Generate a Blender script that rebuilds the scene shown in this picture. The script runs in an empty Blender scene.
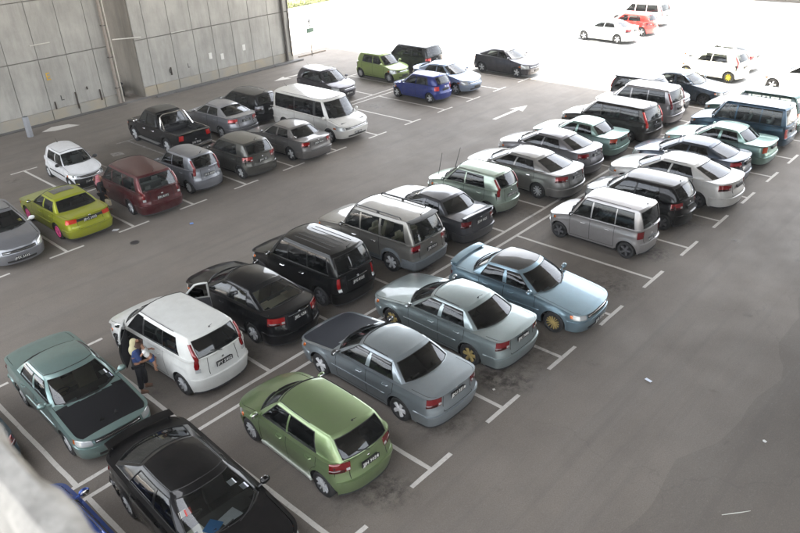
import bpy, bmesh, math, random
from math import sin, cos, pi, radians
from mathutils import Vector, Matrix
random.seed(7)
sc = bpy.context.scene
COL = sc.collection
# ---------------------------------------------------------------- camera
cam_d = bpy.data.cameras.new('camera'); cam = bpy.data.objects.new('camera', cam_d); COL.objects.link(cam)
cam_d.sensor_width = 36; cam_d.sensor_fit = 'HORIZONTAL'; cam_d.lens = 718.42 / 800 * 36
cam_d.clip_start = .05; cam_d.clip_end = 2000
R_ = Vector((0.67539362, -0.73606517, -0.04529373)); U_ = Vector((0.37732113, 0.29214311, 0.8787953)); F_ = Vector((0.63361836, 0.61062302, -0.47504453))
CAM = Vector((-8.14744527, -12.04878308, 10.62736145))
M = Matrix.Identity(4)
for i in range(3):
    M[i][0] = R_[i]; M[i][1] = U_[i]; M[i][2] = -F_[i]; M[i][3] = CAM[i]
cam.matrix_world = M
cam_d.dof.use_dof = True; cam_d.dof.focus_distance = 24; cam_d.dof.aperture_fstop = 3.2
sc.camera = cam
# ---------------------------------------------------------------- sky, sun, exposure
SUN_TO = Vector((.2, .08, 1)).normalized()
w = bpy.data.worlds.new('World'); sc.world = w; w.use_nodes = True
nt = w.node_tree; nt.nodes.clear()
sky = nt.nodes.new('ShaderNodeTexSky'); sky.sky_type = 'NISHITA'; sky.sun_disc = False
sky.sun_elevation = math.asin(SUN_TO.z); sky.sun_rotation = math.atan2(SUN_TO.x, SUN_TO.y)
sky.air_density = 1.2; sky.dust_density = 3.0; sky.ozone_density = 1.0
bg = nt.nodes.new('ShaderNodeBackground'); bg.inputs[1].default_value = .15
wo = nt.nodes.new('ShaderNodeOutputWorld')
hs = nt.nodes.new('ShaderNodeHueSaturation'); hs.inputs['Saturation'].default_value = .25   # hazy tropical sky
nt.links.new(sky.outputs[0], hs.inputs['Color']); nt.links.new(hs.outputs[0], bg.inputs[0]); nt.links.new(bg.outputs[0], wo.inputs[0])
sd = bpy.data.lights.new('sun', 'SUN'); sd.energy = 5; sd.angle = radians(.53); sd.color = (1, .93, .82)
so = bpy.data.objects.new('sun', sd); COL.objects.link(so); so.rotation_euler = SUN_TO.to_track_quat('Z', 'Y').to_euler(); so.location = (0, 0, 60)
sc.view_settings.view_transform = 'Standard'; sc.view_settings.look = 'None'; sc.view_settings.gamma = 1
sc.view_settings.exposure = 3.05
sc.render.engine = 'CYCLES'
sc.cycles.max_bounces = 8; sc.cycles.diffuse_bounces = 5; sc.cycles.glossy_bounces = 4; sc.cycles.transparent_max_bounces = 10
sc.cycles.transmission_bounces = 4
sc.cycles.caustics_reflective = False; sc.cycles.caustics_refractive = False
sc.cycles.use_denoising = True

# ---------------------------------------------------------------- helpers
def lin(h):
    h = h.lstrip('#'); v = [int(h[i:i + 2], 16) / 255 for i in (0, 2, 4)]
    return tuple((c / 12.92 if c <= .04045 else ((c + .055) / 1.055) ** 2.4) for c in v) + (1,)
MATS = {}
def newmat(key):
    m = bpy.data.materials.new(key); m.use_nodes = True; m.node_tree.nodes.clear(); MATS[key] = m
    return m, m.node_tree.nodes, m.node_tree.links
def out(n, l, sh):
    o = n.new('ShaderNodeOutputMaterial'); l.new(sh, o.inputs[0])
def noise(n, l, scale, detail=4, coord='Object', rough=.55, stretch=None):
    tc = n.new('ShaderNodeTexCoord'); t = n.new('ShaderNodeTexNoise'); t.inputs['Scale'].default_value = scale
    t.inputs['Detail'].default_value = detail; t.inputs['Roughness'].default_value = rough
    if stretch:
        mp = n.new('ShaderNodeMapping'); mp.inputs['Scale'].default_value = stretch
        l.new(tc.outputs[coord], mp.inputs[0]); l.new(mp.outputs[0], t.inputs['Vector'])
    else: l.new(tc.outputs[coord], t.inputs['Vector'])
    return t.outputs['Fac']
def ramp(n, l, fac, stops):
    r = n.new('ShaderNodeValToRGB'); e = r.color_ramp.elements
    while len(e) < len(stops): e.new(.5)
    for i, (p, c) in enumerate(stops):
        e[i].position = p; e[i].color = c if len(c) == 4 else tuple(c) + (1,)
    l.new(fac, r.inputs[0]); return r.outputs[0]
def mixc(n, l, fac, a, b, mode='MIX'):
    m = n.new('ShaderNodeMix'); m.data_type = 'RGBA'; m.blend_type = mode
    if isinstance(fac, (int, float)): m.inputs[0].default_value = fac
    else: l.new(fac, m.inputs[0])
    for s, v in ((m.inputs[6], a), (m.inputs[7], b)):
        if isinstance(v, tuple): s.default_value = v
        else: l.new(v, s)
    return m.outputs[2]
def bsdf(n, l, color, rough=.5, metal=0, coat=0, spec=None, bump=None, bs=.2, bd=.01):
    b = n.new('ShaderNodeBsdfPrincipled')
    for k, v in (('Base Color', color), ('Roughness', rough), ('Metallic', metal)):
        if isinstance(v, (tuple, float, int)): b.inputs[k].default_value = v
        else: l.new(v, b.inputs[k])
    b.inputs['Coat Weight'].default_value = coat; b.inputs['Coat Roughness'].default_value = .04
    if spec is not None: b.inputs['Specular IOR Level'].default_value = spec
    if bump is not None:
        bp = n.new('ShaderNodeBump'); bp.inputs['Strength'].default_value = bs; bp.inputs['Distance'].default_value = bd
        l.new(bump, bp.inputs['Height']); l.new(bp.outputs[0], b.inputs['Normal'])
    return b
def g3(v): return (v, v, v, 1)
def plain(key, col, rough=.5, metal=0, coat=0, var=.12, scale=9, spec=None):
    if key in MATS: return MATS[key]
    m, n, l = newmat(key)
    f = noise(n, l, scale)
    c = col if isinstance(col, tuple) else lin(col)
    dk = tuple(x * (1 - var) for x in c[:3]) + (1,)
    b = bsdf(n, l, ramp(n, l, f, [(.3, dk), (.7, c)]), rough, metal, coat, spec); out(n, l, b.outputs[0]); return m
def paint(hexc, metal=.55, dirt=.16, rough=.3):
    key = 'car_paint_' + hexc.strip('#') + str(metal) + str(dirt)
    if key in MATS: return MATS[key]
    m, n, l = newmat(key); c = lin(hexc)
    f = noise(n, l, 3.2, 6, rough=.7); f2 = noise(n, l, 420, 1)
    base = mixc(n, l, ramp(n, l, f2, [(.35, g3(0)), (.75, g3(.3))]), c, tuple(min(1, x * 1.35 + .003) for x in c[:3]) + (1,)) if metal > .2 else c
    dm = ramp(n, l, f, [(.38, g3(0)), (.8, g3(dirt * 1.6))])
    col = mixc(n, l, dm, base, (.2, .18, .155, 1))
    rr = ramp(n, l, f, [(.3, g3(rough)), (.8, g3(rough + .14))])
    b = bsdf(n, l, col, rr, metal, .85, spec=.12, bump=noise(n, l, 2.2, 1), bs=.05, bd=.02)
    b.inputs['Coat Roughness'].default_value = .04; b.inputs['Coat IOR'].default_value = 1.42
    out(n, l, b.outputs[0]); return m
def glass(kind):
    key = 'window_glass_' + kind
    if key in MATS: return MATS[key]
    m, n, l = newmat(key)
    t = {'dark': .12, 'mid': .45, 'clear': .8}[kind]
    tr = n.new('ShaderNodeBsdfTransparent'); tr.inputs[0].default_value = (t * .93, t, t * .97, 1)
    gl = n.new('ShaderNodeBsdfGlossy'); gl.inputs['Roughness'].default_value = .02; gl.inputs[0].default_value = (.95, .97, 1, 1)
    fr = n.new('ShaderNodeFresnel'); fr.inputs[0].default_value = 1.55
    df = n.new('ShaderNodeBsdfDiffuse'); df.inputs[0].default_value = (.02, .022, .022, 1)
    m1 = n.new('ShaderNodeMixShader'); m1.inputs[0].default_value = .12
    l.new(tr.outputs[0], m1.inputs[1]); l.new(df.outputs[0], m1.inputs[2])
    mx = n.new('ShaderNodeMixShader'); l.new(fr.outputs[0], mx.inputs[0]); l.new(m1.outputs[0], mx.inputs[1]); l.new(gl.outputs[0], mx.inputs[2])
    out(n, l, mx.outputs[0]); return m
def lens(key, col, em=0):
    if key in MATS: return MATS[key]
    m, n, l = newmat(key)
    wv = n.new('ShaderNodeTexWave'); wv.inputs['Scale'].default_value = 45; tc = n.new('ShaderNodeTexCoord'); l.new(tc.outputs['Object'], wv.inputs['Vector'])
    c = lin(col)
    b = bsdf(n, l, ramp(n, l, wv.outputs['Fac'], [(.2, tuple(x * .8 for x in c[:3]) + (1,)), (.8, c)]), .12, .25, 1); out(n, l, b.outputs[0]); return m
RUB = lambda: plain('rubber', (.018, .018, .018, 1), .75)
BLK = lambda: plain('black_plastic', (.022, .022, .023, 1), .45)
DRK = lambda: plain('dark_inner_metal', (.012, .012, .012, 1), .9)
CHR = lambda: plain('chrome', (.75, .75, .75, 1), .12, 1)
PLW = lambda: plain('plate_lettering_white', (.75, .75, .72, 1), .5)

def link(o): COL.objects.link(o); return o
def mesh_obj(name, vs, fs, mat, parent=None, smooth=True, ang=35):
    me = bpy.data.meshes.new(name); me.from_pydata([tuple(v) for v in vs], [], fs); me.update()
    if mat: me.materials.append(mat)
    if smooth:
        me.shade_smooth()
        me.set_sharp_from_angle(angle=radians(ang))
    o = bpy.data.objects.new(name, me); link(o)
    if parent: o.parent = parent
    return o
def tag(o, label=None, cat=None, group=None, kind=None):
    if label: o['label'] = label
    if cat: o['category'] = cat
    if group: o['group'] = group
    if kind: o['kind'] = kind
    return o
def empty(name, loc=(0, 0, 0), rz=0):
    o = bpy.data.objects.new(name, None); o.location = loc; o.rotation_euler = (0, 0, rz); o.empty_display_size = .3; return link(o)
class MB:
    def __init__(s): s.v = []; s.f = []
    def add(s, vs, fs):
        b = len(s.v); s.v += [Vector(v) for v in vs]; s.f += [tuple(b + i for i in f) for f in fs]; return s
    def box(s, x0, x1, y0, y1, z0, z1, ch=0, mat=None):
        if ch <= 0:
            vs = [(x, y, z) for x in (x0, x1) for y in (y0, y1) for z in (z0, z1)]
            fs = [(0, 1, 3, 2), (4, 6, 7, 5), (0, 4, 5, 1), (2, 3, 7, 6), (0, 2, 6, 4), (1, 5, 7, 3)]
        else:
            vs = []; fs = []
            bm = bmesh.new(); bmesh.ops.create_cube(bm, size=1)
            for v in bm.verts: v.co = Vector(((x0 + x1) / 2 + v.co.x * (x1 - x0), (y0 + y1) / 2 + v.co.y * (y1 - y0), (z0 + z1) / 2 + v.co.z * (z1 - z0)))
            bmesh.ops.bevel(bm, geom=bm.edges[:], offset=ch, segments=2, affect='EDGES', profile=.6)
            bm.verts.index_update(); vs = [v.co.copy() for v in bm.verts]; fs = [tuple(v.index for v in f.verts) for f in bm.faces]; bm.free()
        if mat is not None: vs = [mat @ Vector(v) for v in vs]
        return s.add(vs, fs)
    def tube(s, pts, r, n=8, cap=True):
        pts = [Vector(p) for p in pts]; rs = r if isinstance(r, (list, tuple)) else [r] * len(pts)
        vs = []; fs = []
        for i, p in enumerate(pts):
            d = (pts[min(i + 1, len(pts) - 1)] - pts[max(i - 1, 0)]).normalized()
            a = d.orthogonal().normalized() if abs(d.z) > .9 else Vector((0, 0, 1)).cross(d).normalized(); b = d.cross(a)
            for k in range(n):
                q = 2 * pi * k / n; vs.append(p + a * cos(q) * rs[i] + b * sin(q) * rs[i])
        for i in range(len(pts) - 1):
            for k in range(n): fs.append((i * n + k, i * n + (k + 1) % n, (i + 1) * n + (k + 1) % n, (i + 1) * n + k))
        if cap: fs.append(tuple(range(n))[::-1]); fs.append(tuple((len(pts) - 1) * n + k for k in range(n)))
        return s.add(vs, fs)
    def lathe(s, prof, c=(0, 0, 0), axis='Y', n=24):
        vs = []; fs = []
        for r, h in prof:
            for k in range(n):
                q = 2 * pi * k / n
                p = (r * cos(q), h, r * sin(q)) if axis == 'Y' else (r * cos(q), r * sin(q), h)
                vs.append(Vector(p) + Vector(c))
        for i in range(len(prof) - 1):
            for k in range(n): fs.append((i * n + k, i * n + (k + 1) % n, (i + 1) * n + (k + 1) % n, (i + 1) * n + k))
        return s.add(vs, fs)
    def ball(s, c, r, sx=1, sy=1, sz=1, n=10, m=7):
        vs = []; fs = []
        for i in range(m + 1):
            t = pi * i / m
            for k in range(n):
                q = 2 * pi * k / n; vs.append((c[0] + r * sx * sin(t) * cos(q), c[1] + r * sy * sin(t) * sin(q), c[2] + r * sz * cos(t)))
        for i in range(m):
            for k in range(n): fs.append((i * n + k, i * n + (k + 1) % n, (i + 1) * n + (k + 1) % n, (i + 1) * n + k))
        return s.add(vs, fs)
    def build(s, name, mat, parent=None, smooth=True, ang=35):
        return mesh_obj(name, s.v, s.f, mat, parent, smooth, ang)
def sstep(x): x = max(0, min(1, x)); return x * x * (3 - 2 * x)
def interp(x, pts):
    if x <= pts[0][0]: return pts[0][1]
    for (a, b), (c, d) in zip(pts, pts[1:]):
        if x <= c: return b + (d - b) * (x - a) / (c - a)
    return pts[-1][1]
def sinterp(x, pts, h=.02):
    return sum(interp(x + k * h, pts) for k in (-2, -1, 0, 1, 2)) / 5

TXT = {}
def lettering(text, size, name='lettering'):
    if (text, size) not in TXT:
        cu = bpy.data.curves.new('lettering', 'FONT'); cu.body = text; cu.size = size; cu.align_x = 'CENTER'; cu.align_y = 'CENTER'; cu.resolution_u = 1; cu.extrude = .002
        to = bpy.data.objects.new('lettering', cu); link(to)
        dg = bpy.context.evaluated_depsgraph_get(); dg.update()
        me = bpy.data.meshes.new_from_object(to.evaluated_get(dg)); me.name = 'lettering'
        bpy.data.objects.remove(to); bpy.data.curves.remove(cu)
        TXT[(text, size)] = me
    o = bpy.data.objects.new(name, TXT[(text, size)]); return link(o)

# ================================================================ setting
def asphalt():
    m, n, l = newmat('asphalt')
    big = noise(n, l, .16, 5, rough=.6); mid = noise(n, l, .9, 6, rough=.65); fine = noise(n, l, 38, 3, rough=.8); sp = noise(n, l, 6.5, 4, rough=.75)
    st = noise(n, l, .55, 6, rough=.7, stretch=(.35, 1.6, 1))
    c = ramp(n, l, big, [(.3, (.162, .138, .114)), (.52, (.194, .167, .138)), (.72, (.218, .189, .158))])
    c = mixc(n, l, ramp(n, l, mid, [(.35, g3(.0)), (.75, g3(.38))]), c, (.125, .112, .10, 1))
    c = mixc(n, l, ramp(n, l, st, [(.45, g3(0)), (.8, g3(.35))]), c, (.235, .22, .20, 1))
    c = mixc(n, l, ramp(n, l, sp, [(.62, g3(0)), (.8, g3(.45))]), c, (.07, .062, .056, 1))
    g1 = noise(n, l, 14, 5, rough=.85)
    c = mixc(n, l, ramp(n, l, g1, [(.55, g3(0)), (.78, g3(.6))]), c, (.29, .27, .245, 1))
    tr = noise(n, l, 1.1, 3, rough=.5, stretch=(.10, 2.6, 1)); c = mixc(n, l, ramp(n, l, tr, [(.52, g3(0)), (.72, g3(.35))]), c, (.10, .09, .08, 1))
    vo = n.new('ShaderNodeTexVoronoi'); vo.feature = 'DISTANCE_TO_EDGE'; vo.inputs['Scale'].default_value = .16
    tcx = n.new('ShaderNodeTexCoord'); wp = n.new('ShaderNodeTexNoise'); wp.inputs['Scale'].default_value = 1.2; wp.inputs['Detail'].default_value = 6; l.new(tcx.outputs['Object'], wp.inputs['Vector'])
    ad = n.new('ShaderNodeVectorMath'); ad.operation = 'MULTIPLY_ADD'; l.new(wp.outputs['Color'], ad.inputs[0]); ad.inputs[1].default_value = (1.6, 1.6, 0); l.new(tcx.outputs['Object'], ad.inputs[2]); l.new(ad.outputs[0], vo.inputs['Vector'])
    c = mixc(n, l, ramp(n, l, vo.outputs['Distance'], [(.0, g3(.22)), (.003, g3(0))]), c, (.05, .045, .04, 1))
    c = mixc(n, l, ramp(n, l, fine, [(.3, g3(.6)), (.65, g3(0))]), c, (.08, .072, .065, 1))
    b = bsdf(n, l, c, ramp(n, l, mid, [(.2, g3(.62)), (.8, g3(.85))]), bump=fine, bs=.25, bd=.006); out(n, l, b.outputs[0]); return m
def plane(name, x0, x1, y0, y1, z, mat, kind='structure', parent=None):
    o = mesh_obj(name, [(x0, y0, z), (x1, y0, z), (x1, y1, z), (x0, y1, z)], [(0, 1, 2, 3)], mat, parent, False)
    if kind: o['kind'] = kind
    return o
def pale():  # lighter than the car park to put the sun's brightness into its colour
    m, n, l = newmat('sun_paled_yard')
    c = ramp(n, l, noise(n, l, .3, 6), [(.3, (.42, .41, .39)), (.7, (.52, .51, .49))])
    out(n, l, bsdf(n, l, c, .85, bump=noise(n, l, 20, 3), bs=.2, bd=.01).outputs[0]); return m
plane('ground', -250, 350, -250, 350, -.004, pale())
plane('car_park_surface', -60, 27.9, -70, 70, 0, asphalt())
def darker():  # same asphalt toned down to paint in the shade at lower right
    m = asphalt(); m.name = 'shade_toned_asphalt'
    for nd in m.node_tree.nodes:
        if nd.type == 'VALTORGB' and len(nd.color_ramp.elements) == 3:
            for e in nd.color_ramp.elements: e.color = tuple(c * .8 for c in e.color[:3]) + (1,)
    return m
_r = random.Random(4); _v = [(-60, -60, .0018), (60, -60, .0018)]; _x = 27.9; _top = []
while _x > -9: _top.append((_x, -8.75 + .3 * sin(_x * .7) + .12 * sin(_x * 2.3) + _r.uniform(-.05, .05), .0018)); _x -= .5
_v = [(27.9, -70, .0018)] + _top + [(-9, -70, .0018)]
_o = mesh_obj('shade_toned_surface', _v, [tuple(range(len(_v)))], darker(), None, False); _o['kind'] = 'structure'
# painted marks
def lpaint():
    m, n, l = newmat('worn_line_paint')
    f = noise(n, l, 7, 6, rough=.75); f2 = noise(n, l, 60, 2)
    c = mixc(n, l, ramp(n, l, f, [(.54, g3(0)), (.76, g3(.7))]), (.60, .575, .53, 1), (.24, .22, .20, 1))
    c = mixc(n, l, ramp(n, l, f2, [(.5, g3(0)), (.75, g3(.35))]), c, (.25, .23, .2, 1))
    out(n, l, bsdf(n, l, c, .7).outputs[0]); return m
LP = lpaint()
def lpfaded():
    m, n, l = newmat('faded_line_paint')
    f = noise(n, l, 6, 6, rough=.8)
    out(n, l, bsdf(n, l, mixc(n, l, ramp(n, l, f, [(.42, g3(.1)), (.6, g3(.95))]), (.40, .38, .35, 1), (.18, .165, .15, 1)), .75).outputs[0]); return m
LF = lpfaded()
Lb, g_, D_, BD = 4.795, .466, 11.275, 9.554
KX = lambda k: 2.5 * k - .1 * max(0, k - 8)
def ln(x0, x1, y0, y1, z=.004, mat=None, name='parking_line'):
    # gently irregular edges
    vs = []; fs = []; lx, ly = x1 - x0, y1 - y0
    n = max(1, int(max(lx, ly) / .35))
    for i in range(n + 1):
        u = i / n; e = [random.uniform(-.006, .006) for _ in range(2)]
        if lx > ly: vs += [(x0 + lx * u, y0 + e[0], z), (x0 + lx * u, y1 + e[1], z)]
        else: vs += [(x0 + e[0], y0 + ly * u, z), (x1 + e[1], y0 + ly * u, z)]
    for i in range(n): fs.append((2 * i, 2 * i + 2, 2 * i + 3, 2 * i + 1) if lx > ly else (2 * i, 2 * i + 1, 2 * i + 3, 2 * i + 2))
    o = mesh_obj(name, vs, fs, mat or LP, None, False); o['kind'] = 'structure'; return o
hw = .05
xA, xB = KX(-5), KX(15)
ln(xA, xB, -hw, hw); ln(xA, xB, g_ - hw, g_ + hw)
ln(KX(1), KX(15), 16.05 - hw, 16.05 + hw); ln(KX(1), KX(15), 16.5 - hw, 16.5 + hw)
for k in range(-5, 16):
    x = KX(k)
    if k not in (3,): ln(x - hw, x + hw, -Lb + hw, -hw)
    ln(x - hw, x + hw, g_ + hw, g_ + Lb - hw)
    ln(x - .62, x + .62, -Lb - hw, -Lb + hw); ln(x - .52, x + .52, g_ + Lb - hw, g_ + Lb + hw)
ln(KX(3) - hw, KX(3) + hw, -Lb + hw, -hw)
for k in range(-1, 14):
    x = KX(k) + (-.15 if k < 6 else 0)
    ln(x - hw, x + hw, D_ + hw, D_ + 4.72); ln(x - .6, x + .6, D_ - hw, D_ + hw)
    if k >= 0:
        f = LF if 1 < k < 4 else None
        ln(x - hw, x + hw, 16.56, D_ + BD - hw, mat=f); ln(x - .58, x + .58, D_ + BD - hw, D_ + BD + hw, mat=f)
def poly(name, pts, z, mat, kind='structure', label=None, cat=None, thick=0):
    n = len(pts)
    if thick:
        vs = [(x, y, z) for x, y in pts] + [(x, y, z + thick) for x, y in pts]
        fs = [tuple(range(n, 2 * n))] + [(i, (i + 1) % n, n + (i + 1) % n, n + i) for i in range(n)]
    else: vs = [(x, y, z) for x, y in pts]; fs = [tuple(range(n))]
    o = mesh_obj(name, vs, fs, mat, None, False)
    if kind: o['kind'] = kind
    return o
def arrow(x0, y, x1, w=.1, hw_=.42, hl=.95, mat=None):
    s = 1 if x1 > x0 else -1; xb = x1 - s * hl
    poly('direction_arrow', [(x0, y - w), (xb, y - w), (xb - s * .12, y - hw_), (x1, y), (xb - s * .12, y + hw_), (xb, y + w), (x0, y + w)], .004, mat or LP)
arrow(20.05, 8.22, 23.0); arrow(21.3, 23.95, 18.9)
poly('direction_arrow', [(5.4, 26.0), (5.9, 25.62), (7.2, 25.5), (6.9, 26.2), (6.1, 26.45)], .004, LP)
poly('direction_arrow', [(5.75, 19.2), (6.25, 19.05), (6.3, 19.55), (5.85, 19.75)], .004, LF)

# concrete
def concrete(key, tint=(1, 1, 1), stain=.5):
    m, n, l = newmat(key)
    T = lambda v: (v * tint[0], v * tint[1], v * tint[2], 1)
    big = noise(n, l, .5, 6, rough=.65); st = noise(n, l, 1.0, 7, rough=.72, stretch=(1.3, 1.3, .3)); st2 = noise(n, l, 1.5, 5, rough=.7, stretch=(2.4, 2.4, .12)); fine = noise(n, l, 25, 4)
    c = ramp(n, l, big, [(.3, T(.29)), (.7, T(.42))])
    c = mixc(n, l, ramp(n, l, st, [(.42, g3(0)), (.75, g3(stain * 1.3))]), c, T(.17))
    c = mixc(n, l, ramp(n, l, st2, [(.5, g3(0)), (.78, g3(.45))]), c, T(.45))
    out(n, l, bsdf(n, l, c, .9, bump=fine, bs=.3, bd=.01).outputs[0]); return m
CW = concrete('wall_concrete', (1.02, .985, .90)); CD = concrete('deck_concrete', (.36, .35, .335), .3)
def ochre():
    m, n, l = newmat('stained_wall_foot')
    st = noise(n, l, .9, 5, rough=.6)
    c = ramp(n, l, st, [(.42, (.30, .285, .25)), (.68, (.36, .31, .23))])
    out(n, l, bsdf(n, l, c, .9, bump=noise(n, l, 25, 4), bs=.3, bd=.01).outputs[0]); return m
OC = ochre()
JD = plain('joint_grout', (.17, .16, .145, 1), .95)  # one even dark grout colour between the panels
def wall(label, x0, x1, yf, yb, joints, rows, foot_y=.55, endcap=True):
    """pier wall whose precast face panels stand proud of a dark core"""
    root = empty('pier_wall', ((x0 + x1) / 2, yf + 1, 0)); tag(root, label, 'wall')
    L_ = lambda mb, nm, mt: mb.build(nm, mt, root, False)
    off = Vector(((x0 + x1) / 2, yf + 1, 0))
    def bx(m, a, b, c, d, e, f, ch=0): m.box(a - off.x, b - off.x, c - off.y, d - off.y, e, f, ch)
    m = MB(); bx(m, x0 + .02, x1 - .02, yf + .06, yb, 0, rows[-1] + .3); L_(m, 'core', JD)
    xs = [x0] + joints + [x1]
    for r, (z0, z1) in enumerate(zip(rows, rows[1:])):
        for i in range(len(xs) - 1):
            j = random.uniform(-.006, .006)
            m = MB()
            zz0 = z0 + (.02 if r == 0 else .025)
            if r == 0:
                f = MB(); bx(f, xs[i] + .02, xs[i + 1] - .02, yf + j - .015, yf + .08, .0, foot_y, .01); L_(f, 'panel_foot', OC); zz0 = foot_y + .01
            bx(m, xs[i] + .014, xs[i + 1] - .014, yf + j, yf + .09, zz0, z1 - .025, .012)
            L_(m, 'panel', CW)
    return root, off
J1 = [-9.7, -8.2, -6.7, -5.2, -3.7, -2.2, -.7, .8, 2.25, 3.7, 5.25, 6.8, 8.3, 9.78]
ROWS = [0, 3.2, 6.05, 8.95, 11.85, 14.7, 16.6]
w1, o1 = wall('left concrete pier wall with yellow mark behind the white hatchback', -11.2, 10.75, 27.6, 29.2, J1, ROWS)
J2 = [13.08, 14.62, 16.1, 17.45, 18.9, 20.3, 21.8]
w2, o2 = wall('right concrete pier wall with ochre stained foot beside the sunlit yard', 12.28, 23.55, 27.6, 33.5, J2, ROWS)
def wpart(root, off, nm, mat, fn, label=None):
    m = MB(); fn(m)
    m.v = [v - off for v in m.v]; o = m.build(nm, mat, root)
    if label: o['label'] = label
    return o
# end face panels of wall 2, side face of the slot, tint darkened for its shade
wpart(w2, o2, 'end_face', concrete('shade_tinted_stained_end', (.62, .56, .47)), lambda m: (m.box(12.24, 12.3, 27.66, 30.4, .0, 14.2), m.box(12.24, 12.3, 30.45, 33.4, 0, 14.2)), 'tan side face of the wall end')
PIPE = plain('pink_grey_pipe', '#8f857b', .6)
wpart(w1, o1, 'drain_pipe', PIPE, lambda m: m.tube([(10.62, 27.49, .05), (10.62, 27.49, 14)], .085, 10), 'pinkish grey drain pipe')
wpart(w1, o1, 'drain_pipe', plain('pipe_pale', '#b5b0a5', .6), lambda m: m.tube([(10.3 + .62, 27.75, .02), (10.92, 27.75, 14)], .07, 10))
for z in (.9, 2.6, 4.3, 6.0, 7.7): wpart(w1, o1, 'pipe_bracket', plain('bracket_grey', '#57504a', .6), lambda m: m.box(10.5, 10.74, 27.39, 27.6, z, z + .05, .008))
wpart(w2, o2, 'drain_pipe', plain('pipe_black', '#4a443f', .6), lambda m: m.tube([(22.95, 27.5, .05), (22.95, 27.5, 14)], .085, 8), 'dark drain pipe at the wall end')
wpart(w2, o2, 'cable', plain('pipe_black2', '#5a554e', .6), lambda m: m.tube([(23.45, 27.56, .3), (23.4, 27.54, 2.3), (23.47, 27.56, 2.5), (23.45, 27.56, 14)], .045, 6))
# small conduits across the joint
wpart(w1, o1, 'conduit', plain('conduit_pale', '#c9c6bd', .6), lambda m: m.tube([(6.55, 27.56, 3.95), (7.6, 27.56, 3.95)], .03, 6))
wpart(w2, o2, 'conduit', plain('conduit_pale', '#c9c6bd', .6), lambda m: m.tube([(11.0, 27.56, 3.5), (12.7, 27.55, 3.35)], .03, 6))
wpart(w2, o2, 'conduit', plain('conduit_pale', '#c9c6bd', .6), lambda m: m.tube([(14.65, 27.56, 3.25), (15.6, 27.56, 3.25)], .025, 6))
def wtext(root, off, txt, x, z, size, mat, back=27.585):
    t = lettering(txt, size * .72, 'painted_mark'); t.data.materials.clear(); t.data.materials.append(mat); t.parent = root
    t.location = Vector((x, back, z)) - off; t.rotation_euler = (pi / 2, 0, 0)
wtext(w1, o1, 'E', 7.07, 2.27, .75, plain('yellow_mark', '#cfa52c', .7)); wtext(w1, o1, 'L', 7.5, 1.05, .55, plain('black_mark', '#1e1c1a', .7))
wtext(w2, o2, 'L', 14.15, 1.15, .5, plain('black_mark', '#1e1c1a', .7), 27.57); wtext(w2, o2, 'L', 15.42, 1.2, .5, plain('black_mark', '#1e1c1a', .7), 27.57)
def tick(root, off, x, z0, z1): wpart(root, off, 'steel_bracket', plain('bracket_rust', '#3c332b', .8), lambda m: m.box(x - .03, x + .03, 27.54, 27.6, z0, z1, .006))
for x, z0, z1 in ((7.05, .55, .95), (8.95, 1.2, 1.35), (9.62, .45, 1.05), (8.25, .3, 1.2)): tick(w1, o1, x, z0, z1)
tick(w2, o2, 14.2, .9, 1.35)
for x, z in ((17.05, 1.5), (17.9, 1.3), (19.6, 1.55)):
    wpart(w2, o2, 'patch_of_filler', plain('filler_white', '#d9d7d0', .8), lambda m: m.box(x - .12, x + .1, 27.57, 27.6, z - .2, z + .16, .01))
# drain channels and kerb at the wall feet
DR = plain('drain_dark', (.05, .047, .043, 1), .95)
ln(-12, 10.8, 27.1, 27.19, .004, DR, 'drain_channel'); ln(12.3, 23.7, 27.0, 27.09, .004, DR, 'drain_channel')
plane('apron', -12, 23.9, 27.2, 27.6, .008, CD)
# wall foot kerb on the right
kb = MB(); 
for i in range(9): kb.box(12.6 + i * 1.25, 12.6 + i * 1.25 + 1.22, 26.85, 27.0, -.01, .09, .015)
o = kb.build('kerb', CD, None, False); o['kind'] = 'structure'

# decks of the overpass overhead (out of view, they throw the shade)
def deck(x0, x1, y0, y1, label):
    root = empty('overpass_deck', ((x0 + x1) / 2, 0, 16.7)); tag(root, label, 'bridge'); ox = (x0 + x1) / 2
    m = MB(); m.box(x0 - ox, x1 - ox, y0, y1, 2.3, 2.6); m.build('slab', CD, root, False)
    m = MB(); m.box(x0 - ox, x1 - ox, y0, y1, .2, 2.297); m.build('box_girder', CD, root, False)
    for x in (x0, x1 - .3):
        m = MB(); m.box(x - ox, x + .3 - ox, y0, y1, 2.6, 3.6); m.build('parapet', CD, root, False)
deck(-8.2, 11.3, -60, 75, 'left concrete overpass deck above the parked cars')
deck(11.92, 31.0, -60, 30.2, 'right concrete overpass deck above the parked cars')
m = MB(); m.box(-9.0, 2.9, 30.25, 60, .2, 2.3); o = m.build('slot_shade_slab', CD, bpy.data.objects['overpass_deck.001'], False)  # unseen slab added to keep light out of the slot between the walls
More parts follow.
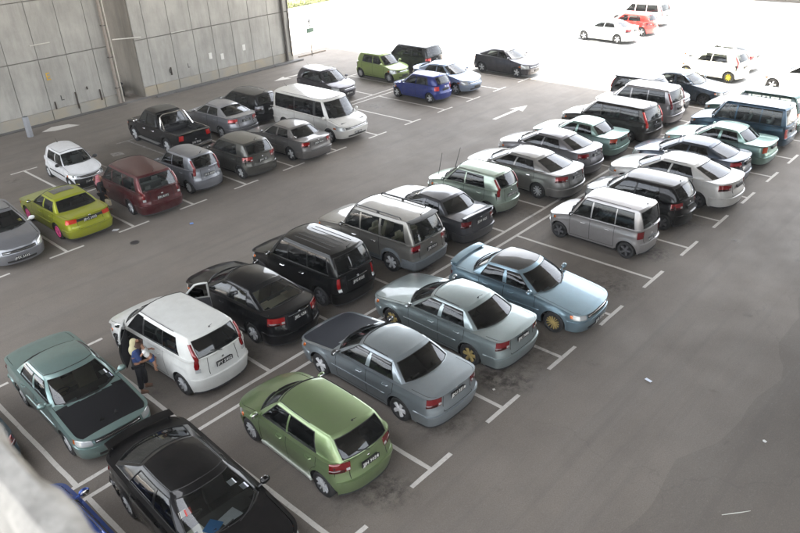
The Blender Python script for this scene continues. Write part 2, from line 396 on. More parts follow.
# footbridge whose parapet the camera looks over
def rough_conc():
    m, n, l = newmat('pale_coping')
    c = ramp(n, l, noise(n, l, 14, 6, rough=.7), [(.3, (.13, .126, .115)), (.7, (.30, .29, .265))])
    out(n, l, bsdf(n, l, c, .9, bump=noise(n, l, 40, 5), bs=.6, bd=.01).outputs[0]); return m
fb = empty('footbridge', (-9.5, 0, 8.6)); tag(fb, 'pale blurred concrete parapet of the footbridge at the near left corner', 'footbridge')
m = MB(); m.box(-1.6, 1.50, -40, 45, -.3, 0); m.build('deck', CD, fb, False)
m = MB()
N = 200
rng = random.Random(3)
vs = []; fs = []
y = -13.2; ys = []
while y < 6: ys.append(y); y += .06 if y < -9 else .6
for y in ys:
    j = rng.uniform(-.012, .012)
    pr = [(1.502, -.3), (1.502, .9), (1.505, 1.17 + j * .4), (1.522, 1.195), (1.56, 1.195), (1.578 + j * .5, 1.18 + j * .5), (1.582 + j * .4, -.3)]
    vs += [(a, y, b) for a, b in pr]
for i in range(len(ys) - 1):
    for j in range(6): fs.append((i * 7 + j, i * 7 + j + 1, i * 7 + j + 8, i * 7 + j + 7))
fs += [tuple(range(7)), tuple(range((len(ys) - 1) * 7, len(ys) * 7))]
m.add(vs, fs); m.build('parapet', rough_conc(), fb)
for y in (-30, -3, 24):
    m = MB(); m.tube([(0, y, -8.6), (0, y, 0)], .45, 16); m.build('pier', CD, fb)
# ================================================================ car builder
# profiles: fractions of length from nose to tail / of height
TPL = {
 'sedan_box': dict(E=[(0, .47), (.03, .515), (.12, .565), (.27, .635), (.33, .66), (.75, .685), (.84, .69), (.965, .685), (1, .66)],
    ws=(.268, .335, .445, .475), rw=(.845, .79, .715, .70), yr=.72, wins=[(.352, .478, .537, .552), (.566, .572, .735, .69)], cf=.42, cr=.3, n=2.9, fd=[(.15, -.05), (.25, 0), (.42, 0), (.5, -.05)], rd=[(.15, -.05), (.25, 0), (.42, 0), (.46, -.04), (.68, -.05)], hood=.045, crown=.05),
 'sedan_round': dict(E=[(0, .42), (.03, .48), (.12, .56), (.25, .63), (.32, .66), (.7, .695), (.86, .715), (.97, .70), (1, .67)],
    ws=(.215, .30, .425, .455), rw=(.905, .855, .705, .69), yr=.67, wins=[(.322, .465, .52, .532), (.535, .547, .725, .672)], cf=.6, cr=.5, n=2.4, fd=[(.15, -.06), (.28, 0), (.38, 0), (.5, -.10)], rd=[(.15, -.05), (.25, 0), (.45, 0), (.5, -.05), (.72, -.09)], hood=.08, crown=.085),
 'hatch': dict(E=[(0, .42), (.03, .47), (.12, .535), (.22, .59), (.30, .61), (.7, .64), (.97, .655), (1, .64)],
    ws=(.20, .285, .40, .43), rw=(.985, .95, .90, .87), yr=.735, wins=[(.315, .44, .54, .548), (.556, .562, .80, .755)], cf=.58, cr=.42, n=2.4, fd=[(.15, -.05), (.26, 0), (.36, 0), (.46, -.08)], rd=[(.15, -.04), (.25, 0), (.36, 0), (.4, -.04), (.65, -.09)], hood=.06, crown=.07),
 'mpv': dict(E=[(0, .40), (.03, .45), (.12, .52), (.22, .57), (.30, .59), (.7, .61), (.97, .62), (1, .61)],
    ws=(.20, .285, .375, .405), rw=(.985, .96, .93, .90), yr=.80, wins=[(.30, .415, .475, .48), (.49, .495, .68, .68), (.69, .69, .90, .86)], cf=.5, cr=.3, n=2.7, fd=[(.15, -.05), (.26, 0), (.36, 0), (.46, -.08)], rd=[(.15, -.04), (.25, 0), (.36, 0), (.39, -.04), (.62, -.08)], hood=.06, crown=.05),
 'boxy': dict(E=[(0, .42), (.03, .47), (.12, .51), (.2, .55), (.26, .57), (.7, .585), (.98, .59), (1, .58)],
    ws=(.19, .255, .335, .36), rw=(.99, .97, .95, .93), yr=.82, wins=[(.275, .37, .475, .48), (.49, .495, .72, .72), (.73, .73, .925, .91)], cf=.36, cr=.2, n=3.2, fd=[(.15, -.04), (.24, 0), (.36, 0), (.44, -.05)], rd=[(.15, -.03), (.25, 0), (.34, 0), (.37, -.03), (.58, -.04)], hood=.05, crown=.035),
 'kijang': dict(E=[(0, .44), (.03, .50), (.12, .55), (.25, .585), (.30, .60), (.7, .605), (.98, .61), (1, .60)],
    ws=(.265, .31, .375, .40), rw=(.99, .965, .925, .90), yr=.80, wins=[(.325, .405, .475, .477), (.492, .492, .66, .66), (.68, .68, .90, .865)], cf=.36, cr=.2, n=3.1, fd=[(.15, -.04), (.25, 0), (.40, 0), (.48, -.04)], rd=[(.15, -.02), (.2, 0), (.32, 0), (.34, -.05), (.6, -.08)], hood=.05, crown=.035),
 'van': dict(E=[(0, .36), (.03, .42), (.08, .48), (.14, .52), (.2, .55), (.7, .57), (.98, .575), (1, .56)],
    ws=(.125, .20, .255, .285), rw=(.992, .98, .97, .95), yr=.83, wins=[(.225, .30, .355, .36), (.385, .39, .64, .64), (.655, .655, .93, .925)], cf=.5, cr=.25, n=2.8, fd=[(.12, -.05), (.22, 0), (.32, 0), (.4, -.08)], rd=[(.1, -.03), (.2, 0), (.34, 0), (.56, -.03)], hood=.07, crown=.04),
 'pickup': dict(E=[(0, .46), (.02, .52), (.1, .57), (.2, .60), (.26, .61), (.6, .62), (.97, .615), (1, .61)],
    ws=(.215, .27, .335, .36), rw=(.64, .615, .585, .565), yr=.72, wins=[(.285, .37, .43, .432), (.442, .446, .60, .575)], cf=.4, cr=.12, n=3, fd=[(.2, -.05), (.3, 0), (.42, 0), (.5, -.05)], rd=[(.2, -.01), (.3, 0), (.6, 0)], hood=.05, crown=.045),
}
WH = {}
def wheel(R, style, colr, parent, loc, side, simple=False):
    key = (round(R, 3), style, colr)
    if key not in WH:
        t = MB(); wd = .095
        t.lathe([(R * .68, -wd), (R * .9, -wd), (R * .975, -wd + .015), (R, -wd + .04), (R, wd - .04), (R * .975, wd - .015), (R * .9, wd), (R * .7, wd - .004), (R * .67, wd - .02), (R * .66, -wd + .02)], n=26)
        rm = MB()
        rm.lathe([(R * .70, wd - .004), (R * .685, wd + .006), (R * .64, wd - .004), (R * .60, wd - .07), (R * .5, wd - .1), (.02, wd - .1)], n=26)
        ns = {'five': 5, 'six': 6, 'multi': 10, 'mesh': 14, 'cover': 7, 'steel': 9}[style]
        hw = {'five': .045, 'six': .04, 'multi': .018, 'mesh': .012, 'cover': .05, 'steel': .04}[style] * R / .29
        sp = MB()
        for k in range(ns):
            a = 2 * pi * k / ns + .3
            rot = Matrix.Rotation(a, 4, 'Y')
            y0, y1 = wd - .035, wd - .004
            vs = [(.02, y0, -hw * .7), (.02, y0, hw * .7), (R * .65, y0 - .01, hw * 1.15), (R * .65, y0 - .01, -hw * 1.15), (.02, y1 + .004, -hw * .45), (.02, y1 + .004, hw * .45), (R * .65, y1 - .004, hw * .8), (R * .65, y1 - .004, -hw * .8)]
            sp.add([rot @ Vector(v) for v in vs], [(4, 5, 6, 7), (0, 1, 5, 4), (1, 2, 6, 5), (2, 3, 7, 6), (3, 0, 4, 7)])
        sp.lathe([(.06, wd - .03), (.06, wd), (.045, wd + .008), (.001, wd + .008)], n=12)
        mt = MATS.get('rim_' + colr) or {'silver': lambda: plain('rim_silver', (.6, .61, .62, 1), .35, .35), 'gold': lambda: plain('rim_gold', '#c0aa70', .35, .3),
              'pink': lambda: plain('rim_pink', '#e0508c', .4, .1), 'dark': lambda: plain('rim_dark', '#5c5c5e', .35, .3), 'white': lambda: plain('rim_white', '#d8d8d8', .35, .1), 'yellow': lambda: plain('rim_yellow', '#e0d020', .35, .0)}[colr]()
        a = t.build('tyre', RUB()); b = rm.build('rim', plain('rim_well', (.05, .05, .052, 1), .5, .5) if colr != 'pink' else mt); c = sp.build('rim_spokes', mt, ang=30)
        WH[key] = {'tyre': a.data, 'rim': b.data, 'rim_spokes': c.data}
        for m in WH[key].values(): m.use_fake_user = True
        for o in (a, b, c): bpy.data.objects.remove(o)
    hub = MB(); hub.lathe([(.055, .02), (.055, -.09), (.03, -.1)], n=8)
    wo_ = empty('wheel', loc, 0 if side > 0 else pi); wo_.parent = parent
    for nm in ('tyre', 'rim', 'rim_spokes'):
        o = bpy.data.objects.new(nm, WH[key][nm]); link(o); o.parent = wo_
    wo_.rotation_euler = (0, random.uniform(0, 1.2), 0 if side > 0 else pi)
    return wo_

SEAT = {}
def seat_mesh():
    if 'seat' not in SEAT:
        m = MB(); m.box(-.25, .25, -.24, .24, .0, .16, .05)
        m.box(-.07, .07, -.23, .23, 0, .58, .05, Matrix.Translation((-.27, 0, .1)) @ Matrix.Rotation(radians(-17), 4, 'Y'))
        m.box(-.045, .045, -.12, .12, 0, .17, .035, Matrix.Translation((-.45, 0, .68)) @ Matrix.Rotation(radians(-12), 4, 'Y'))
        SEAT['seat'] = m
        b = MB(); b.box(-.25, .25, -.55, .55, 0, .16, .05); b.box(-.07, .07, -.55, .55, 0, .52, .05, Matrix.Translation((-.27, 0, .1)) @ Matrix.Rotation(radians(-20), 4, 'Y'))
        for s in (-1, 1): b.box(-.04, .04, -.11 + s * .32, .11 + s * .32, 0, .14, .03, Matrix.Translation((-.45, 0, .6)))
        SEAT['bench'] = b
    return SEAT

class Car: pass
def S0_open(openD, s): return bool(openD) and ('L' if s > 0 else 'R') in openD
def make_car(name, label, cat, group, tpl, L, W, H, wb, fo, pos, heading, dev, col, **o):
    """local frame: +x nose, +y left side, z up, origin on the ground mid wheelbase"""
    T = dict(TPL[tpl]); T.update(o.get('T', {}))
    far = o.get('far', False)
    xf = wb / 2 + fo; xr = xf - L; W2 = W / 2; xm = (xf + xr) / 2
    X = lambda fr: xf - fr * L
    Rw = o.get('R', .285 + (.0 if L < 3.8 else .015)); Ra = Rw + .055
    E_ = [(-xf + fr * L, z * H) for fr, z in T['E']]      # in terms of -x
    def E(x): return sinterp(-x, E_)
    hc = T['hood']
    def hf(x, y):
        return E(x) + hc * max(0, 1 - (y / W2) ** 2)
    cf, cr, n = T['cf'], T['cr'], T['n']
    def outline(t):
        if t <= 1:
            th = t * pi / 2; x = xf - cf + cf * abs(cos(th)) ** (2 / n) if t < 1 else xf - cf; y = W2 * sin(th) ** (2 / n) if t > 0 else 0
        elif t <= 2: x = xf - cf + (xr + cr - xf + cf) * (t - 1); y = W2
        else:
            th = (t - 2) * pi / 2; x = xr + cr - cr * sin(th) ** (2 / n) if t > 2 else xr + cr; y = W2 * abs(cos(th)) ** (2 / n) if t < 3 else 0
        y *= 1 - .05 * abs((x - xm) / (L / 2)) ** 4
        return x, y
    ins = [(0, .09), (.2 / 1.4, .045), (.33, .005), (.45, 0), (.52, .012), (.66, .05), (.8, .08)]
    def surf(t, z):
        s = 1
        if t < 0: t = -t; s = -1
        if t > 3: t = 6 - t; s = -1
        x, y = outline(t)
        wf = sstep((x - (xf - .8)) / .75); wr = sstep(((xr + .7) - x) / .65)
        k = y / W2
        inset = interp(z / H, ins) + .012 * math.exp(-((z / H - .50) / .012) ** 2) * 0
        y2 = y - inset * min(1, k * 1.2)
        dx = interp(z / H, T['fd']) * wf; dr = -interp(z / H, T['rd']) * wr
        # flare at the arches
        for cx in (wb / 2, -wb / 2):
            d = math.hypot(x - cx, z - Rw)
            if d < Ra + .14: y2 += .022 * (1 - sstep((d - Ra) / .14)) * (1 if k > .8 else 0)
        # body-side shoulder line
        if k > .85: y2 += .010 * math.exp(-(((z - .80 * E(x)) / .03) ** 2))
        return Vector((x + dx + dr, s * y2, z))
    def nrm(t, z):
        e = .01; a = surf(min(t + e, 5.99), z) - surf(t - e, z); b = surf(t, z + .01) - surf(t, z - .01)
        q = b.cross(a); 
        return q.normalized() if q.length > 1e-9 else Vector((0, 0, 1))
    # ---- columns
    tc = []
    for i in range(12): tc.append(i / 12)
    side_x = set()
    x = xf - cf
    xs_end = xr + cr
    step = .085 if not far else .14
    k = int((x - xs_end) / step)
    for i in range(k + 1): side_x.add(round(x - (x - xs_end) * i / k, 4))
    for cx in (wb / 2, -wb / 2):
        for a in range(0, 181, 12): 
            q = cx + Ra * cos(radians(a))
            if xs_end < q < x: side_x.add(round(q, 4))
    # seams
    dseam = [X(T['wins'][0][0]) + .10, X((T['wins'][0][2] + T['wins'][1][0]) / 2), X(T['wins'][1][2]) - .03]
    dseam[0] = min(dseam[0], wb / 2 - Ra - .05) if tpl != 'van' else dseam[0] - .02
    if len(T['wins']) == 2: dseam[2] = X(T['wins'][1][2]) + .0
    dseam[2] = max(dseam[2], -wb / 2 - .12)
    gaps = []
    for d in dseam:
        side_x = {q for q in side_x if abs(q - d) > .03}
        side_x |= {round(d + .006, 4), round(d - .006, 4)}; gaps.append((round(d + .006, 4), round(d - .006, 4)))
    sx = sorted(side_x, reverse=True)
    cols = [(t, None) for t in tc] + [(1 + (q - (xf - cf)) / (xs_end - (xf - cf)), q) for q in sx] + [(2 + (i + 1) / 10, None) for i in range(10)]
    def zbot(t):
        x, y = outline(t)
        base = (.2 if H < 1.75 else .27) + .03 * (0 if 1 <= t <= 2 else 1)
        for cx in (wb / 2, -wb / 2):
            dx_ = abs(x - cx)
            if dx_ < Ra and y > W2 * .75: base = max(base, Rw + math.sqrt(max(0, Ra * Ra - dx_ * dx_)))
        return base
    V = {}
    def P(part):
        if part not in V: V[part] = ({}, [], [])
        return V[part]
    def cell(part, quad):
        d, vs, fs = P(part); f = []
        for p in quad:
            kx = (round(p[0], 4), round(p[1], 4), round(p[2], 4))
            if kx not in d: d[kx] = len(vs); vs.append(Vector(p))
            if d[kx] not in f: f.append(d[kx])
        if len(f) >= 3: fs.append(tuple(f))
    # side wall grid
    NR = 9
    rr = .045
    rows_all = []; inner = []
    for t, q in cols:
        x0, y0 = outline(t); zt = hf(x0, y0); zb = zbot(t)
        zs = [zb, zb + .07, zb + .08]
        for i in range(1, NR): zs.append(zb + .08 + (zt - rr - zb - .08) * i / (NR - 1))
        pts = [surf(t, z) for z in zs]
        nn = nrm(t, zt - rr); nn.z = 0
        if nn.length < 1e-6: nn = Vector((1 if t < 1 else -1, 0, 0))
        nn.normalize()
        if q is None and t < .05: nn = Vector((1, 0, 0))
        if t > 2.97: nn = Vector((-1, 0, 0))
        last = surf(t, zt)
        a = last - nn * (rr * .3); a.z = hf(a.x, a.y) - rr * .3
        b = last - nn * rr; b.y = max(b.y, 0) if b.y > -.01 else b.y
        b.z = hf(b.x, b.y)
        pts += [a, b]; rows_all.append(pts); inner.append(b)
    mir = lambda p: Vector((p[0], -p[1], p[2]))
    openD = o.get('open', ())
    def quad(part, a, b, c, d, both=True):
        cell(part, (a, b, c, d))
        if both: cell(part.replace('#L', '#R'), (mir(d), mir(c), mir(b), mir(a)))
    ci = len(cols)
    for i in range(ci - 1):
        (ta, qa), (tb, qb) = cols[i], cols[i + 1]
        isgap = any(qa == g[0] and qb == g[1] for g in gaps)
        xc = (qa + qb) / 2 if qa is not None and qb is not None else None
        part = 'body'; door = None
        if xc is not None:
            if gaps[1][0] < xc < gaps[0][1]: door = 'door_f#L'
            elif gaps[2][0] < xc < gaps[1][1]: door = 'door_r#L'
        A, B = rows_all[i], rows_all[i + 1]
        for r in range(len(A) - 1):
            if isgap and r >= 2 and r < len(A) - 2: continue
            p_ = 'body'
            if door:
                if r == 1: continue
                if r >= 2 and r < len(A) - 2: p_ = door
            if o.get('cladding') and r < 3 : p_ = 'lower_cladding'
            quad(p_, A[r], A[r + 1], B[r + 1], B[r])
    # top grid
    wsb, wsa, wst, wsat = [X(v) for v in T['ws']]
    rwb, rwc, rwt, rwct = [X(v) for v in T['rw']]
    fr = [0, .3, .6, .895, .908, 1]
    bed = o.get('bed')
    for i in range(ci - 1):
        a, b = inner[i], inner[i + 1]
        for s in (1, -1):
            for j in range(len(fr) - 1):
                def pt(p, f):
                    y = p.y * f * s; return Vector((p.x, y, hf(p.x, y)))
                q = (pt(a, fr[j]), pt(a, fr[j + 1]), pt(b, fr[j + 1]), pt(b, fr[j]))
                cx = (a.x + b.x) / 2; cy = abs((a.y + b.y) / 2 * (fr[j] + fr[j + 1]) / 2)
                fy_ = min(1, cy / (W2 * .88))
                if rwb + (rwc - rwb) * fy_ ** 2.6 + .13 < cx < wsb - (wsb - wsa) * fy_ ** 2.4 - .12 and cy < W2 * .86: continue
                if bed and xr + .1 < cx < rwb - .05 and j < 4: continue
                part = 'body'
                if cx > wsb - .06 * 0 - .33 * (cy / W2) ** 3 - .02 and cx < xf - .16:
                    if j == 3: continue
                    if j < 3: part = 'bonnet'
                elif cx < rwb - .02 and not bed and xr < -wb / 2 - .3 and (rwb - xr) > .25 and cx > xr + .1:
                    if j == 3: continue
                    if j < 3: part = 'boot_lid'
                cell(part, q if s < 0 else q[::-1])
    # ---- greenhouse
    zr_ = [(-xf * 0 + -wst, H - T['crown'] - .035), (-wst + .25, H - T['crown'] - .008), ((-wst - rwt) / 2, H - T['crown']), (-rwt - .35, H - T['crown'] - .008), (-rwt, H - T['crown'] - (.045 if 'sedan' in tpl else .02))]
    yr = T['yr'] * W2
    def roof(x, y): return sinterp(-x, zr_) + T['crown'] * max(0, 1 - (y / yr) ** 2)
    def yside(x):
        t = 1 + (x - (xf - cf)) / (xs_end - (xf - cf))
        if x > xf - cf: t = next((q / 60 for q in range(60, 0, -1) if outline(q / 60)[0] >= x), .5)
        if x < xs_end: t = next((2 + q / 60 for q in range(60) if outline(2 + q / 60)[0] <= x), 2.5)
        return surf(t, E(x) - .03).y - .03
    def ytop(x): return yr * (1 - .05 * abs((x - (wsat + rwct) / 2) / ((wsat - rwct) / 2)) ** 2.2)
    G = []   # (base xyz, top xy, tag to next)
    ya = yside(wsa) - .03; ya1 = ytop(wsat) - .015
    for k_, f in enumerate([0, .25, .5, .75, .93, 1.0]):
        xb = wsb - (wsb - wsa) * f ** 2.4; xt = wst - (wst - wsat) * f ** 2.6
        G.append(((xb, ya * f), (xt, ya1 * f), 'ws' if f < .93 else 'a'))
    first = True
    xsl = []
    W_ = T['wins']
    for wi, (b0, t0, b1, t1) in enumerate(W_):
        nseg = 4
        for k_ in range(nseg + 1):
            u = k_ / nseg
            xsl.append((X(b0 + (b1 - b0) * u), X(t0 + (t1 - t0) * u), ('w%d' % wi) if k_ < nseg else ('p' if wi < len(W_) - 1 else 'c')))
    for xb, xt, tg_ in xsl: G.append(((xb, yside(xb)), (xt, ytop(xt)), tg_))
    yc = yside(rwc); yc1 = ytop(rwct)
    cw = (xsl[-1][0] - rwc)
    if cw > .08:
        for u in (.35, .7): G.append(((xsl[-1][0] + (rwc - xsl[-1][0]) * u, yside(xsl[-1][0] + (rwc - xsl[-1][0]) * u)), (xsl[-1][1] + (rwct - xsl[-1][1]) * u, ytop(xsl[-1][1] + (rwct - xsl[-1][1]) * u)), 'c'))
    G.append(((rwc, yc), (rwct, yc1), 'c'))
    yc -= .025; yc1 -= .015
    for f in [1.0, .92, .7, .4, .15, 0]:
        xb = rwb - (rwb - rwc) * f ** 2.6 - (.012 if f == 1 else 0); xt = rwt - (rwt - rwct) * f ** 2.6 - (.012 if f == 1 else 0)
        G.append(((xb, yc * f), (xt, yc1 * f), 'c' if f > .95 else 'rw'))
    vl = [0, .07, .3, .55, .78, .90, .965, 1]
    def gp(g, v):
        (xb, yb), (xt, yt), _ = g
        zb = (hf(xb, yb) - .012) if (xb > wsa - .01 or xb < rwc + .01) else E(xb) - .008
        zt = roof(xt, yt) - .022
        if v >= .999:
            ln = max(.001, math.hypot(yt, .001)); 
            ny = yt * (1 - .055) if yt > .02 else yt
            nx = xt
            if xt > wsat - .02: nx = xt - .035
            if xt < rwct + .02: nx = xt + .035
            return Vector((nx, ny, roof(nx, ny)))
        bl = .028 * sin(pi * min(1, v * 1.02))
        k_ = min(1, abs(yt) / yr)
        wfx = 1 if xb > wsa - .001 and k_ < .9 else (-1 if xb < rwc + .001 and k_ < .95 else 0)
        x_ = xb + (xt - xb) * v + bl * wfx * .9; y_ = yb + (yt - yb) * v + bl * k_ ** 4 * 1.1
        return Vector((x_, y_, zb + (zt - zb) * v))
    GP = [[gp(g, v) for v in vl] for g in G]
    pil = o.get('pillars', 'body')
    for i in range(len(G) - 1):
        tg_ = G[i][2]; A, B = GP[i], GP[i + 1]
        for r in range(len(vl) - 1):
            part = 'body' if not o.get('roof_mat') or r < 5 else 'body'
            win = 1 <= r <= 4
            if win and tg_ == 'ws': part = 'windscreen'
            elif win and tg_ == 'rw': part = 'rear_window'
            elif win and tg_[0] == 'w':
                part = 'sw%s#L' % tg_[1]
                if tpl == 'van' and tg_ != 'w0' and o.get('blank'): part = 'body'
            elif tg_ == 'p' and win and pil == 'black': part = 'window_frame'
            elif tg_ == 'c' and win and o.get('black_c'): part = 'window_frame'
            if tg_ == 'w0' and openD and r < 6: part = 'dframe#L' if not part.startswith('sw') else part
            quad(part, A[r], A[r + 1], B[r + 1], B[r])
    top = [g[-1] for g in GP]
    rp = 'roof' if o.get('roof_mat') else 'body'
    for i in range(len(top) - 1):
        a, b = top[i], top[i + 1]
        ff = [1, .94, .6, .3, 0]
        for j in range(4):
            def pt(p, f): y = p.y * f; return Vector((p.x, y, roof(p.x, y)))
            quad(rp, pt(a, ff[j]), pt(a, ff[j + 1]), pt(b, ff[j + 1]), pt(b, ff[j]))
    # ---- objects
    root = empty(name, (pos[0], pos[1], 0), radians(heading + dev)); tag(root, label, cat, group)
    pm = paint(col, o.get('metal', .72), o.get('dirt', .14))
    gk = o.get('glass', 'dark')
    def make(part, nm, mat, parent=root, inset=0, ang=40):
        d, vs, fs = V[part]
        me = bpy.data.meshes.new(nm); me.from_pydata([tuple(v) for v in vs], [], fs); me.update()
        bm = bmesh.new(); bm.from_mesh(me); bmesh.ops.recalc_face_normals(bm, faces=bm.faces[:])
        # make sure normals face outward: test against centre
        c = Vector((xm, 0, H * .45)); s_ = sum((f.calc_center_median() - c).dot(f.normal) * f.calc_area() for f in bm.faces)
        if s_ < 0: bmesh.ops.reverse_faces(bm, faces=bm.faces[:])
        if inset:
            bm.normal_update()
            for v in bm.verts: v.co -= v.normal * inset
        bm.to_mesh(me); bm.free()
        me.materials.append(mat); me.shade_smooth(); me.set_sharp_from_angle(angle=radians(ang))
        ob = bpy.data.objects.new(nm, me); link(ob); ob.parent = parent; return ob
    body = make('body', 'body', pm)
    if 'lower_cladding' in V: make('lower_cladding', 'lower_cladding', o['cladding'])
    hm = o.get('bonnet_mat', pm)
    if 'bonnet' in V:
        b_ = make('bonnet', 'bonnet', hm)
        if o.get('bonnet_label'): b_['label'] = o['bonnet_label']
    if 'boot_lid' in V: make('boot_lid', 'boot_lid', o.get('boot_mat', pm))
    if 'roof' in V: make('roof', 'roof', o['roof_mat'])['label'] = o.get('roof_label', 'glossy black roof panel')
    if 'window_frame' in V: make('window_frame', 'window_frame', BLK())
    wsob = make('windscreen', 'windscreen', glass(o.get('ws_glass', gk if gk != 'dark' else 'mid')), inset=.008)
    rwob = make('rear_window', 'rear_window', glass(o.get('rw_glass', gk)), inset=.008)
    hinge = {}
    for s, S in ((1, '#L'), (-1, '#R')):
        for dk in ('door_f', 'door_r'):
            if dk + S not in V: continue
            opened = dk == 'door_f' and S[1] in openD
            if opened:
                d, vs, fs = P(dk + S); nb = len(vs); nf = len(fs)
                if 'dframe' + S in V:
                    d2, v2, f2 = V['dframe' + S]; b0 = len(vs); vs += v2; fs += [tuple(b0 + i for i in f) for f in f2]
                # inner lining
                lv = [Vector((v.x, v.y - s * .05, v.z)) for v in P(dk + S)[1][:nb]]; lf = [f[::-1] for f in P(dk + S)[2][:nf]]
            ob = make(dk + S, 'door', pm, ang=50)
            hd = None
            xh = (dseam[1] if dk == 'door_f' else dseam[2]) + .14
            zh = E(xh) * .83
            th_ = 1 + (xh - (xf - cf)) / (xs_end - (xf - cf)); th2 = 1 + (xh + .17 - (xf - cf)) / (xs_end - (xf - cf))
            if not far:
                pa = surf(th_, zh); pb = surf(th2, zh); m = MB()
                m.tube([(pa.x, s * (pa.y - .005), zh), (pa.x + .02, s * (pa.y + .028), zh), (pb.x - .02, s * (pb.y + .028), zh), (pb.x, s * (pb.y - .005), zh)], .014, 6)
                hd = m.build('door_handle', CHR() if o.get('chrome_handles') else (BLK() if o.get('black_trim') else pm), ob)
            if opened:
                hx = dseam[0] - .02; hy = s * (W2 - .05)
                li = mesh_obj('door_lining', lv, lf, plain('lining_grey', '#4c4c4f', .8), ob)
                if 'sw0' + S in V:
                    i0 = [i for i, g in enumerate(G) if g[2] == 'w0'][0]; i1 = i0 + 4
                    pl_ = [gp(G[i0], v) for v in (0, .3, .6, .93)] + [gp(G[i], .95) for i in range(i0 + 1, i1)] + [gp(G[i1], v) for v in (.93, .6, .3, 0)]
                    m = MB(); m.tube([(p.x, s * p.y, p.z) for p in pl_], .028, 8); fo = m.build('door_window_frame', pm, ob)
                else: fo = None
                for oo in (ob, hd, fo, li):
                    if oo is None: continue
                    for v in oo.data.vertices: v.co.x -= hx; v.co.y -= hy
                ob.location = (hx, hy, 0); ob.rotation_euler = (0, 0, -s * radians(openD[S[1]]))
                ob['label'] = 'open front door'
                hinge[S] = (ob, hx, hy)
        nw = len(T['wins'])
        for k_ in range(nw):
            key = 'sw%d%s' % (k_, S)
            if key in V:
                ob = make(key, 'side_window', glass(o.get('side_glass', gk)), inset=.008)
                if k_ == 0 and S in hinge:
                    dob, hx, hy = hinge[S]; ob.parent = dob
                    for v in ob.data.vertices: v.co.x -= hx; v.co.y -= hy
    # ---- dark underbody / inner volume
    u = MB(); zf = .13 if H < 1.75 else .2
    belt = min(E(0), E(-wb / 2)) - .05
    u.box(-wb / 2 - .3, wb / 2 + .3, -(W2 - .26), W2 - .26, zf, zf + .14)
    for s in (1, -1):
        x0, x1 = -wb / 2 + Ra + .01, wb / 2 - Ra - .01
        y0, y1 = sorted((s * (W2 - .17), s * (W2 - .085)))
        if not (openD and 'LR'[0 if s > 0 else 1] in openD): u.box(x0, x1, y0, y1, zf + .01, belt)
        else:
            u.box(x0, dseam[1] - .02, y0, y1, zf + .01, belt); u.box(x0, x1, y0, y1, zf + .01, zf + .1)
        for cx in (wb / 2, -wb / 2):
            zt = min(E(cx), E(cx + .2), E(cx - .2)) - .09
            if zt > Rw + Ra + .01:
                u.box(cx - Ra, cx + Ra, min(s * (W2 - .3), s * (W2 - .09)), max(s * (W2 - .3), s * (W2 - .09)), Rw + Ra + .005, zt)
    u.box(wb / 2 - Ra - .02, xf - .3, -(W2 - .27), W2 - .27, zf + .02, E(wb / 2) - .1)
    u.box(wb / 2 + Ra + .0, xf - .28, -(W2 - .2), W2 - .2, zf + .05, E(xf - .3) - .12)
    if not bed: u.box(xr + .2, -wb / 2 + Ra * .8, -(W2 - .27), W2 - .27, zf + .02, (E(-wb / 2) - .1) if 'sedan' in tpl else .55)
    u.box(xr + .2, -wb / 2 - Ra, -(W2 - .2), W2 - .2, zf + .05, .6)
    u.build('underbody', DRK(), root, False)
    # ---- interior
    if not far:
        ic = {'beige': plain('beige_trim', '#a89c86', .8), 'grey': plain('grey_trim', '#6a6a6c', .8), 'dark': plain('charcoal_trim', '#2c2c2e', .85)}[o.get('trim', 'dark' if gk == 'dark' else 'grey')]
        S_ = seat_mesh(); zs_ = .28 if H < 1.6 else .42
        sxp = (dseam[0] + dseam[1]) / 2 - .2
        for s in (1, -1):
            m = MB(); m.add([v + Vector((sxp, s * W2 * .44, zs_)) for v in S_['seat'].v], S_['seat'].f); m.build('seat', ic, root)
        m = MB(); k_ = (W2 - .22) / .6
        xb_ = max(sxp - .92, -wb / 2 + .18)
        m.add([Vector((v.x + xb_, v.y * k_, v.z + zs_)) for v in S_['bench'].v], S_['bench'].f); m.build('rear_seat', ic, root)
        if len(T['wins']) == 3 and L > 3.9:
            m = MB(); m.add([Vector((v.x + xb_ - .8, v.y * k_, v.z + zs_)) for v in S_['bench'].v], S_['bench'].f); m.build('rear_seat', ic, root)
        m = MB(); m.box(wsa - .28, wsb - .1, -(W2 - .16), W2 - .16, .55, E(wsa) - .03, .04); m.build('dashboard', plain('dash_grey', '#39393a', .8), root)
        if 'sedan' in tpl:
            m = MB(); m.box(rwb + .12, rwc + .42, -(W2 - .2), W2 - .2, E(rwc) - .1, E(rwc) - .03, .02); m.build('parcel_shelf', ic, root)
        m = MB(); cxs = wsa - .38; st = []
        for k_ in range(17):
            a = 2 * pi * k_ / 16; v = Matrix.Rotation(radians(-62), 4, 'Y') @ Vector((.18 * cos(a), .18 * sin(a), 0)); st.append(v + Vector((cxs, -W2 * .44, E(0) - .02)))
        m.tube(st, .013, 5, False); m.tube([st[4], st[12]], .012, 5); m.build('steering_wheel', BLK(), root)
